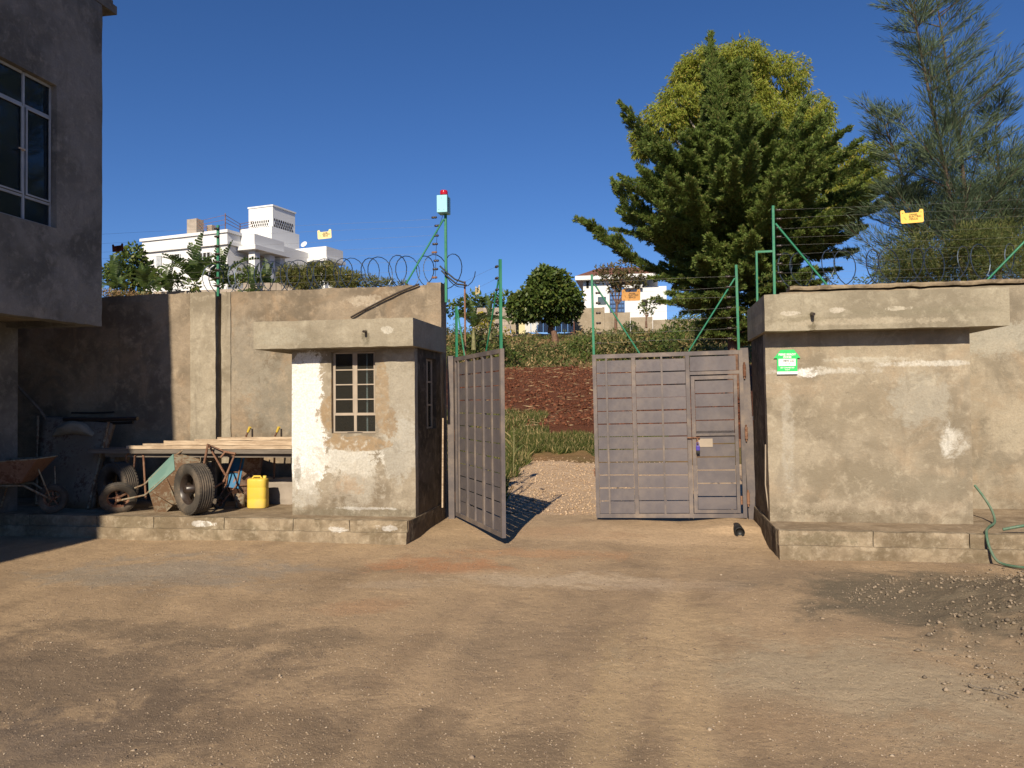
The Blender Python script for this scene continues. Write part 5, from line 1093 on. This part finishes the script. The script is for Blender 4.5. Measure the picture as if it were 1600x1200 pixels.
def spray(p0, d0, L, dens, wid, curve=0.35, tone0=0.5, card=(0.07, 0.15)):
    n = int(L*dens*1.7); s = rng.random(n)**0.75
    side = np.cross(d0, [0, 0, 1]); side /= max(1e-6, np.linalg.norm(side)); upv = np.cross(side, d0)
    pos = p0[None]+d0[None]*(s*L)[:, None]+np.array([0, 0, 1])[None]*(curve*L*s**2*0.5)[:, None]
    wv = (wid*(1-s)**0.8+0.05)
    # clumped secondary twigs
    ph = np.floor(rng.random(n)*14)/14*6.283+rng.normal(0, 0.12, n); rad = wv*rng.random(n)**0.6
    off = side[None]*(np.cos(ph)*rad)[:, None]+upv[None]*(np.sin(ph)*rad*0.55)[:, None]
    Pp.append(pos+off); Dd.append(d0[None]*0.9+unit(off)*0.75+np.array([0, 0, 0.22+curve])[None]+rng.normal(0, 0.22, (n, 3)))
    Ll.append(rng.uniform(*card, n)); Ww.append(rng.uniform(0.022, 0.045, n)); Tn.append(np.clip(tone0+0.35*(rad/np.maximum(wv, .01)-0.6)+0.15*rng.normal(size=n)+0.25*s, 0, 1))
def frond(p0, d, L, tone, dens=170, sec=0.55, curve=0.2):
    # a limb with flat fans of side twigs, each twig a thin feathery spray that droops a little
    sd = np.cross(d, [0, 0, 1]); sd /= max(1e-6, np.linalg.norm(sd)); m = max(5, int(L*5.5))
    for q in range(m):
        f = 0.22+0.78*(q+random.random())/m; sgn = 1 if q % 2 else -1
        pt = p0+d*L*f+np.array([0, 0, curve*L*f*f*0.5]); l2 = (0.18+sec*L**0.5*(1-f)**0.7*0.75)*random.uniform(0.7, 1.25)
        d2 = d*random.uniform(0.55, 1.0)+sd*sgn*random.uniform(0.25, 0.85)+np.array([0, 0, random.uniform(-0.25, 0.35)]); d2 /= np.linalg.norm(d2)
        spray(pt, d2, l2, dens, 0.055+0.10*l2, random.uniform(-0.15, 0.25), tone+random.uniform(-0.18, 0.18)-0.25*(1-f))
    spray(p0+d*L*0.75+np.array([0, 0, curve*L*0.28]), d+np.array([0, 0, curve*0.6]), L*0.30, dens*1.3, 0.07, 0.1, tone+0.1)
for k in range(400):
    py = 540-440*(random.random()**0.9); z = cz(py); az = random.random()*2*math.pi
    if math.sin(az) > 0.45 and random.random() < 0.6: az = -az
    rr = np.interp(z, pz, pr) if math.cos(az) > 0 else np.interp(z, pz, pl)
    rr *= random.uniform(0.50, 1.06); sl = random.uniform(0.10, 0.50)
    if py > 430: sl = random.uniform(-0.15, 0.2)
    d = np.array([math.cos(az), math.sin(az), sl]); L = rr*1.02; d /= np.linalg.norm(d)
    axx = BP[0]-0.045*(z-2)+(0.0 if random.random() < 0.6 else 0.9)
    p0 = np.array([axx, BP[1], z-sl*rr*0.75])
    limbs.tube([p0, p0+d*L*0.55+(0, 0, 0.03*L)], [0.045, 0.015], 4)
    frond(p0, d, L*1.02, random.uniform(0.25, 0.7), 175 if L > 1.5 else 240)
for (x1, y1, x0, y0, w) in ((972, 168, 1060, 262, .35), (1003, 232, 1080, 300, .4), (905, 347, 1010, 415, .45), (958, 288, 1010, 385, .4), (935, 372, 1030, 430, .4), (1000, 265, 1085, 330, .4), (1295, 185, 1225, 300, .45), (1262, 160, 1215, 260, .3), (1345, 300, 1240, 390, .5), (1352, 320, 1255, 370, .4), (1350, 358, 1260, 385, .4), (1335, 395, 1240, 405, .4), (1000, 283, 1075, 300, .35), (1010, 300, 1080, 335, .35), (985, 305, 1040, 370, .4), (1165, 120, 1150, 250, .3), (1110, 62, 1118, 200, .25), (1112, 100, 1116, 230, .45)):
    a = np.array(atd(x0, y0, 29.6)); b = np.array(atd(x1, y1, 29.3)); L = np.linalg.norm(b-a)
    frond(a, (b-a)/L, L, 0.5, 230, w, 0.05); frond(a+rng.normal(0, 0.12, 3), (b-a)/L, L*0.9, 0.45, 200, w*1.2, 0.0)
me = leaf_mesh('crown', np.concatenate(Pp), np.concatenate(Dd), np.concatenate(Ll), np.concatenate(Ww), np.concatenate(Tn), tint=(rng.random(sum(map(len, Pp)))*0.93))
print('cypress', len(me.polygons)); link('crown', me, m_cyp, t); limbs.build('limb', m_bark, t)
# leafy clump trees -----------------------------------------------
def clump_leaves(cs, per, ll, lw, droop, tone_by_h=0.35, shell=0.55, gap=-0.30):
    P, D, Tt = [], [], []
    for (c, r) in cs:
        r = np.array(r if hasattr(r, '__len__') else (r, r, r*0.85)); n = int(per*(r[0]*r[2]))
        u = unit(rng.normal(size=(n, 3))); q = (shell+(1-shell)*rng.random(n)**0.7)*(1+0.20*np.array([nz(*(u[i]*1.7+c*0.31)) for i in range(n)]) + 0.12*np.array([nz(*(u[i]*5+c)) for i in range(n)]))
        ok = np.array([nz(*(u[i]*3.1+c*0.7)) for i in range(n)]) > gap
        u, q = u[ok], q[ok]; P.append(c[None]+u*r[None]*q[:, None]); d = u*0.6+rng.normal(0, 0.55, u.shape); d[:, 2] -= droop; D.append(d)
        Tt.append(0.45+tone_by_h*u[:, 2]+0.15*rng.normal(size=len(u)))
    return np.concatenate(P), np.concatenate(D), np.concatenate(Tt)
def clump_tree(name, label, base, cs, per, ll, lw, droop, mat, bark, tr=0.18, cat='tree', group=None, tbh=0.35, shell=0.55, limbs_on=True, gap=-0.30):
    t = thing(name, label, cat, base, 0, group); base = np.array(base)
    cs = [(np.array(c), r) for c, r in cs]; ctr = np.mean([c for c, _ in cs], 0)
    P, D, Tt = clump_leaves(cs, per, ll, lw, droop, tbh, shell, gap); n = len(P)
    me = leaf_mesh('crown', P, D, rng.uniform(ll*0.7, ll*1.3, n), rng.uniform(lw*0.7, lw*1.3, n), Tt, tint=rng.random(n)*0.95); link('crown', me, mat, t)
    fork = base*0.45+ctr*0.55; fork[:2] = base[:2]*0.7+ctr[:2]*0.3
    trunk_mesh(t, [base, (base+fork)/2+rng.normal(0, tr*0.4, 3)*(1, 1, 0), fork], [tr, tr*0.85, tr*0.6], bark)
    if limbs_on:
        for c, r in cs:
            mid = fork*0.5+c*0.5+rng.normal(0, 0.1, 3)*tr*3; MB().tube([fork-(0, 0, tr), mid, c], [tr*0.45, tr*0.28, tr*0.08], 5).build('limb', bark, t)
    return t
def px_cs(lst, D, f=1.0):
    out = []
    for (x, y, r) in lst:
        d = D+random.uniform(-1, 1)*f; out.append((np.array(atd(x, y, d)), r/F*d*1.0))
    return out
EU = [(1100, 108, 44), (1160, 98, 44), (1215, 128, 50), (1258, 185, 46), (1215, 205, 58), (1060, 160, 36), (1035, 195, 40), (1100, 175, 55), (1150, 165, 60), (1012, 232, 26), (1265, 235, 46), (1300, 262, 40), (1352, 245, 28), (1362, 280, 24), (1325, 300, 38), (1180, 250, 60), (996, 212, 14), (1120, 240, 60), (1235, 290, 50), (1075, 120, 30), (1290, 330, 36)]
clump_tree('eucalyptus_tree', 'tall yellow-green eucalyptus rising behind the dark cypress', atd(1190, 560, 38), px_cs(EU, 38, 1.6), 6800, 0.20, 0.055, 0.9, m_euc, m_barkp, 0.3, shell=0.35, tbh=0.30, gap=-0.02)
# casuarina -------------------------------------------------------
def casuarina(label, stems, seed, group=None, needles=0.42):
    t = thing('casuarina_tree', label, 'tree', stems[0][0], 0, group); Pq, Dq, Lq = [], [], []
    for pts in stems:
        pts = [np.array(p) for p in pts]; n = len(pts); trunk_mesh(t, pts, [0.075*(1-i/(n-1))**1.1+0.004 for i in range(n)], m_barkd, 'trunk', 7)
        seg = np.cumsum([0]+[np.linalg.norm(pts[i+1]-pts[i]) for i in range(n-1)]); tot = seg[-1]; br = MB()
        for k in range(42):
            s = tot*(0.08+0.92*random.random()); i = min(n-2, int(np.searchsorted(seg, s))-1 if s > 0 else 0); i = max(i, 0); f = (s-seg[i])/(seg[i+1]-seg[i]); p = pts[i]+(pts[i+1]-pts[i])*f
            az = random.random()*6.28; L = (0.5+2.3*(1-s/tot)**0.7)*random.uniform(0.5, 1.0); d = np.array([math.cos(az), math.sin(az), random.uniform(0.35, 0.9)]); d /= np.linalg.norm(d)
            q = [p, p+d*L*0.5, p+d*L+np.array([0, 0, 0.15*L])]; br.tube(q, [0.022, 0.014, 0.005], 4)
            m = int(L*195); s2 = 0.2+0.8*rng.random(m); base = p[None]+d[None]*(L*s2)[:, None]+np.array([0, 0, 0.15*L])[None]*(s2**2)[:, None]
            tw = np.floor(rng.random(m)*9); ang = tw*2.4+rng.normal(0, 0.2, m); o = np.stack([np.cos(ang), np.sin(ang), 0.5+0*ang], -1)*(rng.random(m)*0.30*L**0.5)[:, None]
            Pq.append(base+o); Dq.append(d[None]*0.8+unit(o+1e-6)*0.7+np.array([0, 0, -0.05])+rng.normal(0, 0.22, (m, 3))); Lq.append(rng.uniform(needles*0.5, needles, m))
        br.build('limb', m_barkd, t)
    P, D, L = map(np.concatenate, (Pq, Dq, Lq)); nn = np.array([nz(*(p*0.9)) for p in P])
    me = leaf_mesh('crown', P, D, L, rng.uniform(0.010, 0.022, len(P)), 0.45+0.5*nn+0.15*rng.normal(size=len(P)), tint=rng.random(len(P))*0.9); link('crown', me, m_cas, t); return t
def st(l, D): return [atd(x, y, D) for x, y in l]
casuarina('tall wispy grey-green casuarina with two slim leaning trunks at right', [st([(1512, 470), (1490, 340), (1470, 230), (1440, 90), (1425, 10), (1415, -30)], 22), st([(1520, 470), (1510, 330), (1502, 240), (1480, 110), (1462, -10), (1455, -90)], 22.5)], 1)
casuarina('slimmer casuarina at the far right edge, leaning out behind the wispy one', [st([(1560, 470), (1565, 360), (1562, 280), (1555, 210), (1562, 150)], 22.8), st([(1440, 480), (1430, 330), (1395, 230), (1372, 170)], 23.5)], 2, needles=0.36)
casuarina('low casuarina sapling filling the gap under the wispy pair', [st([(1480, 500), (1465, 420), (1440, 360), (1405, 300)], 23), st([(1600, 480), (1600, 400), (1610, 330), (1605, 290)], 23)], 3, needles=0.36)
# bushes below them
def bush(label, D, lst, mat, ll=0.09, lw=0.03, per=2600, droop=0.0, name='bush', cat='bush', f=0.6, tr=0.05, base=None, bark=None, **k):
    cs = px_cs(lst, D, f); bx = np.mean([c[0][0] for c in cs]); by = np.mean([c[0][1] for c in cs])
    return clump_tree(name, label, (bx, by, hill_h(bx, by)-0.1), cs, per, ll, lw, droop, mat, bark or m_bark, tr, cat=cat, limbs_on=False, **k)
bush('yellow-green feathery bush under the wispy casuarina, left part', 20.5, [(1400, 415, 32), (1430, 395, 40), (1410, 440, 35), (1455, 430, 40), (1385, 430, 20)], m_cas2, 0.13, 0.016, 7500, name='feathery_bush', shell=0.3)
bush('broad feathery green bush at the right edge behind the fence', 20.0, [(1530, 385, 46), (1570, 375, 40), (1600, 400, 45), (1500, 420, 50), (1560, 430, 55), (1510, 375, 30)], m_cas2, 0.13, 0.016, 7500, name='feathery_bush', shell=0.3)
bush('low shrub tips peeping over the coping beside the short green post', 14, [(1235, 440, 12), (1260, 432, 14), (1300, 437, 12), (1345, 440, 12), (1370, 436, 12), (1200, 438, 14)], m_bsh, 0.07, 0.02, 5000, name='shrub')
# round tree before the far gate
clump_tree('round_tree', 'round dense dark-leaved tree in front of the far pale gate', aty(860, 521, 80), px_cs([(855, 455, 36), (835, 470, 28), (880, 465, 30), (850, 440, 26), (872, 440, 22), (888, 485, 22), (835, 490, 14), (865, 490, 20), (814, 484, 24), (808, 470, 14), (850, 428, 16), (862, 434, 18), (896, 478, 14)], 79, 1.2), 800, 0.42, 0.26, 0.2, m_dkl, m_bark, 0.3, shell=0.4, gap=-0.12)
bush('dark bushy tree row left of the round tree, above the stone wall', 92, [(790, 468, 16), (770, 475, 18), (740, 470, 16), (810, 478, 16), (725, 478, 16), (708, 482, 14), (755, 480, 16)], m_dkl, 0.5, 0.3, 150, name='tree_row', cat='trees', tr=0.2)
clump_tree('flat_crowned_tree', 'brownish flat-crowned tree standing before the brown-roofed house', aty(962, 525, 75), px_cs([(955, 428, 18), (975, 420, 16), (940, 425, 12), (990, 430, 16), (970, 440, 16), (958, 450, 10), (1000, 440, 12)], 75, 1), 300, 0.35, 0.16, 0.1, leafmat('brown_green_leaf', (0.05, 0.055, 0.02), (0.15, 0.13, 0.05), tint=(0.2, 0.11, 0.06)), m_bark, 0.16)
clump_tree('young_tree', 'slim young tree with small crown against the beige far wall', aty(1010, 512, 70), px_cs([(1010, 478, 10), (1003, 483, 7), (1018, 482, 7), (1012, 488, 7)], 70, 0.4), 300, 0.28, 0.14, 0.1, m_bsh, m_bark, 0.10)
# bushes on the bank (each its own)
bank = [(1000, 540, 28, 50, 'spreading scrub bush over the closed gate leaf, left of centre'), (1045, 532, 26, 48, 'green scrub bush at the foot of the beige far wall'), (1090, 540, 26, 46, 'dark scrub bush just left of the cypress trunk'), (960, 545, 26, 52, 'dull green bush above the left edge of the closed leaf'), (1075, 505, 24, 60, 'pale leaved bush under the cypress beside the far wall'), (1120, 520, 24, 44, 'pale leaved bush against the cypress trunk'),
        (905, 545, 22, 56, 'dull bush on the bank right of the track gap'), (868, 552, 18, 54, 'low bright green bush in the middle of the bank'), (820, 548, 20, 56, 'brown-green bush below the round tree'), (770, 540, 24, 50, 'tall dark bush behind the open leaf top'), (735, 545, 26, 42, 'green bush beside the booth corner, above the open leaf'), (795, 560, 18, 50, 'grassy bush at the red field edge by the open leaf'), (925, 560, 16, 52, 'small scrub clump above the red field near the closed leaf'), (1180, 500, 24, 40, 'bush behind the right gate post top'), (760, 512, 16, 62, 'clipped green bush by the yellow flowers'), (985, 515, 14, 76, 'small round bush at the beige wall foot')]
for (x, y, r, D, lab) in bank:
    bush(lab, D, [(x, y, r), (x-r*0.8, y+4, r*0.7), (x+r*0.8, y+5, r*0.7), (x+r*0.2, y-r*0.35, r*0.6)], m_bsh if (x % 2) else m_scrub, 0.26, 0.10, 420, f=1.0, tr=0.04)
P_, D_l, T_ = [], [], []
for k in range(260):
    y = random.uniform(48.5, 80); rx = random.uniform(-0.34, 0.14); r = random.uniform(0.3, 1.6)**1.2
    if y > 72 and rx > -0.2: r *= 0.5
    if nz(rx*13, y*0.11, 5) > 0.05 or (y < 53 and random.random() < 0.6): continue
    c = np.array([rx*y, y, hill_h(rx*y, y)+r*0.25]); p, d, tt = clump_leaves([(c, (r, r, r*0.75))], 260, 0, 0, 0.1); tone = random.uniform(-0.3, 0.3)
    P_.append(p); D_l.append(d); bq = 0.55 if nz(rx*30, y*0.25, 3) > 0.02 else 0.1; T_.append(np.stack([tt+tone, np.full(len(p), bq*random.random()+bq*0.4)+0.55*rng.random(len(p))], 1))
P_, D_l, T_ = map(np.concatenate, (P_, D_l, T_))
setp(link('undergrowth', leaf_mesh('undergrowth', P_, D_l, rng.uniform(0.15, 0.4, len(P_)), rng.uniform(0.06, 0.14, len(P_)), T_[:, 0], tint=T_[:, 1]), m_scrub), 'low tangled green and brown undergrowth covering the bank', 'undergrowth', kind='stuff')
bush('yellow-flowered bush behind the open gate leaf', 60, [(750, 498, 12), (762, 505, 10), (795, 520, 9), (742, 508, 9)], m_yel, 0.22, 0.12, 420)
t = thing('tree_stump', 'short broken stump on the bank, middle of the scrub', 'stump', aty(866, 545, 58)); a, b = aty(866, 545, 58), aty(865, 517, 58)
MB().tube([a, b+(a-b)*0.5+Vector((0.1, 0, 0)), b], [0.3, 0.26, 0.2], 7).build('stump_wood', m_bark, t)
# left: trees and bananas behind the wall
clump_tree('dense_round_tree', 'dense dark tree among the banana plants at far left', (atd(205, 480, 24)), px_cs([(205, 410, 26), (190, 430, 26), (225, 428, 24), (210, 395, 17), (178, 425, 16), (200, 445, 26), (232, 445, 18)], 24, 0.5), 2600, 0.14, 0.07, 0.2, m_dkl, m_bark, 0.12, limbs_on=False)
bush('fine-leaved green bush mass right of the villa porch, over the wall', 18.5, [(470, 432, 22), (500, 428, 20), (530, 434, 20), (555, 438, 16), (450, 438, 16), (490, 418, 10), (580, 442, 14), (605, 444, 12), (630, 448, 10), (450, 428, 18), (515, 425, 18), (480, 440, 24), (540, 440, 20)], m_fea, 0.10, 0.02, 16000, name='feathery_bush', shell=0.3, f=0.3)
bush('dry brown hedge on top of the brown wall beside the grey house', 16.5, [(165, 458, 9), (180, 460, 9), (197, 461, 9), (213, 462, 8), (230, 463, 8), (245, 464, 7)], m_dry, 0.06, 0.022, 16000, name='dry_hedge', cat='hedge', f=0.15, shell=0.2)
bush('bushy green shrub between the banana plants and the porch', 19, [(385, 430, 16), (400, 436, 14), (372, 440, 12), (350, 440, 14), (270, 440, 16), (248, 436, 14), (300, 446, 12)], m_bsh, 0.13, 0.05, 3000, f=0.4, shell=0.3)
# bananas ---------------------------------------------------------
def ban_mat():
    n = N('banana_leaf', 0.45, 0.35); t_ = n.attr('tone'); c = n.mix(t_, (0.035, 0.065, 0.018), (0.13, 0.185, 0.05)); c = n.mix(n.ramp(n.attr('tint'), 0.7, 1.0), c, (0.24, 0.17, 0.08)); n.col(c)
    tr = n.new('ShaderNodeBsdfTranslucent'); tr.inputs[0].default_value = (0.16, 0.24, 0.05, 1); ms = n.new('ShaderNodeMixShader'); ms.inputs[0].default_value = 0.3
    n.link(n.b.outputs[0], ms.inputs[1]); n.link(tr.outputs[0], ms.inputs[2]); n.link(ms.outputs[0], n.t.nodes['Material Output'].inputs[0]); return n.m
m_ban = ban_mat(); m_stem = plain('banana_stem', (0.20, 0.19, 0.09), 0.7, 0.2, var=0.3)
def banana(label, px, pyt, pyb, D, nl, L, ragged=0.5, upright=0.5):
    pyt += 24; L *= 0.85; base = np.array(atd(px, pyb, D)); top = np.array(atd(px, pyt, D)); base[2] = min(base[2], top[2]-1.0)
    t = thing('banana_plant', label, 'banana plant', base, 0, 'banana plants behind the walls'); MB().tube([base, (base+top)/2, top], [0.13, 0.10, 0.06], 8).build('stem', m_stem, t)
    for k in range(nl):
        az = 2.399*k+random.uniform(-.3, .3); el = R(random.uniform(35, 80))*(upright+0.5) if k > 1 else R(85); el = min(el, R(86)); Lk = L*random.uniform(0.75, 1.1); n = 22; Vv = []; Ff = []; tn = []
        p = top.copy(); h = np.array([math.cos(az), math.sin(az), 0]); sd = np.array([-math.sin(az), math.cos(az), 0]); e = el; bend = random.uniform(0.9, 2.0)*(1 if k > 1 else 0.2)/n
        for i in range(n+1):
            s = i/n; w = 0.0 if s < 0.10 else 0.27*L/1.8*math.sin(math.pi*min(1, (s-0.08)/0.92)**0.75)**0.7
            d = h*math.cos(e)+np.array([0, 0, 1])*math.sin(e); nrm = np.cross(sd, d); rag = random.random() < ragged
            for sgn in (-1, 1):
                j = random.uniform(0.6, 1.0) if rag else 1.0; fold = -0.25-0.5*ragged*random.random()
                Vv.append((p, p+sd*sgn*w*j+nrm*w*fold*1.0+d*0.10*w, p+d*Lk/n*0.9, p+d*Lk/n*0.86+sd*sgn*w*j*0.95+nrm*w*fold+d*0.10*w))
            p = p+d*Lk/n; e -= bend
        V = np.array(Vv).reshape(-1, 3); Fq = np.arange(len(V)).reshape(-1, 4)[:, [0, 1, 3, 2]]
        me = pmesh('leaf', V, Fq, {'tone': np.repeat(np.clip(0.5+0.25*rng.normal(size=len(Fq)), 0, 1), 4), 'tint': np.repeat(rng.random(len(Fq))*0.6+0.35*(k % 4 == 3), 4)})
        link('leaf', me, m_ban, t)
banana('banana plant closest to the grey house, pale upright leaves', 180, 430, 480, 20, 7, 1.15, 0.3, 0.5)
banana('slim young banana plant with bright leaves, second from the grey house', 225, 432, 480, 18, 6, 1.0, 0.2, 0.8)
banana('banana plant below the villa\'s left window', 262, 436, 480, 18.5, 7, 1.0, 0.4, 0.6)
banana('large ragged banana plant left of the green fence post', 305, 425, 485, 19, 10, 1.7, 0.8, 0.6)
banana('large ragged banana plant right behind the green fence post', 345, 428, 485, 19.5, 9, 1.5, 0.8, 0.5)
banana('banana plant before the villa porch with an upright dark leaf', 418, 436, 480, 19, 8, 1.05, 0.5, 0.8)
banana('banana plant between the porch and the fine-leaved bush', 395, 442, 480, 18, 7, 0.9, 0.5, 0.4)
banana('tall banana plant on the bank right of the siren post', 740, 492, 535, 40, 9, 2.0, 0.5, 0.9)
banana('drooping banana plant beside the tall one, above the open leaf', 765, 480, 520, 46, 8, 2.2, 0.6, 0.4)
# maize-like stalks by the track
def stalk_plants(label, spots):
    for i, (x, y, h) in enumerate(spots):
        z = hill_h(x, y); t = thing('maize_stalk', label, 'maize', (x, y, z), 0, 'dry maize stalks beside the track'); MB().tube([(x, y, z-0.02), (x+0.03, y, z+h)], [0.014, 0.006], 5).build('stem', m_stem, t); Pq, Dq = [], []
        n = 9; me = leaf_mesh('leaves', np.array([(x, y, z+h*(0.15+0.8*j/n)) for j in range(n)]), np.array([(math.cos(j*2.6), math.sin(j*2.6), 0.8) for j in range(n)]), rng.uniform(0.25, 0.45, n), 0.035, rng.random(n)); link('leaves', me, m_grass, t)
for lab_, y_ in (('dry maize stalk in the long grass, nearest the open gate leaf', 15.5), ('leafy maize stalk in the long grass, middle of the three', 17.2), ('maize stalk at the far end of the long grass by the red field', 19.5)): stalk_plants(lab_, [(-0.174*y_, y_, 0.8)])
print('objects', len(bpy.data.objects), 'tris', sum(len(m.polygons)*2 for m in bpy.data.meshes))
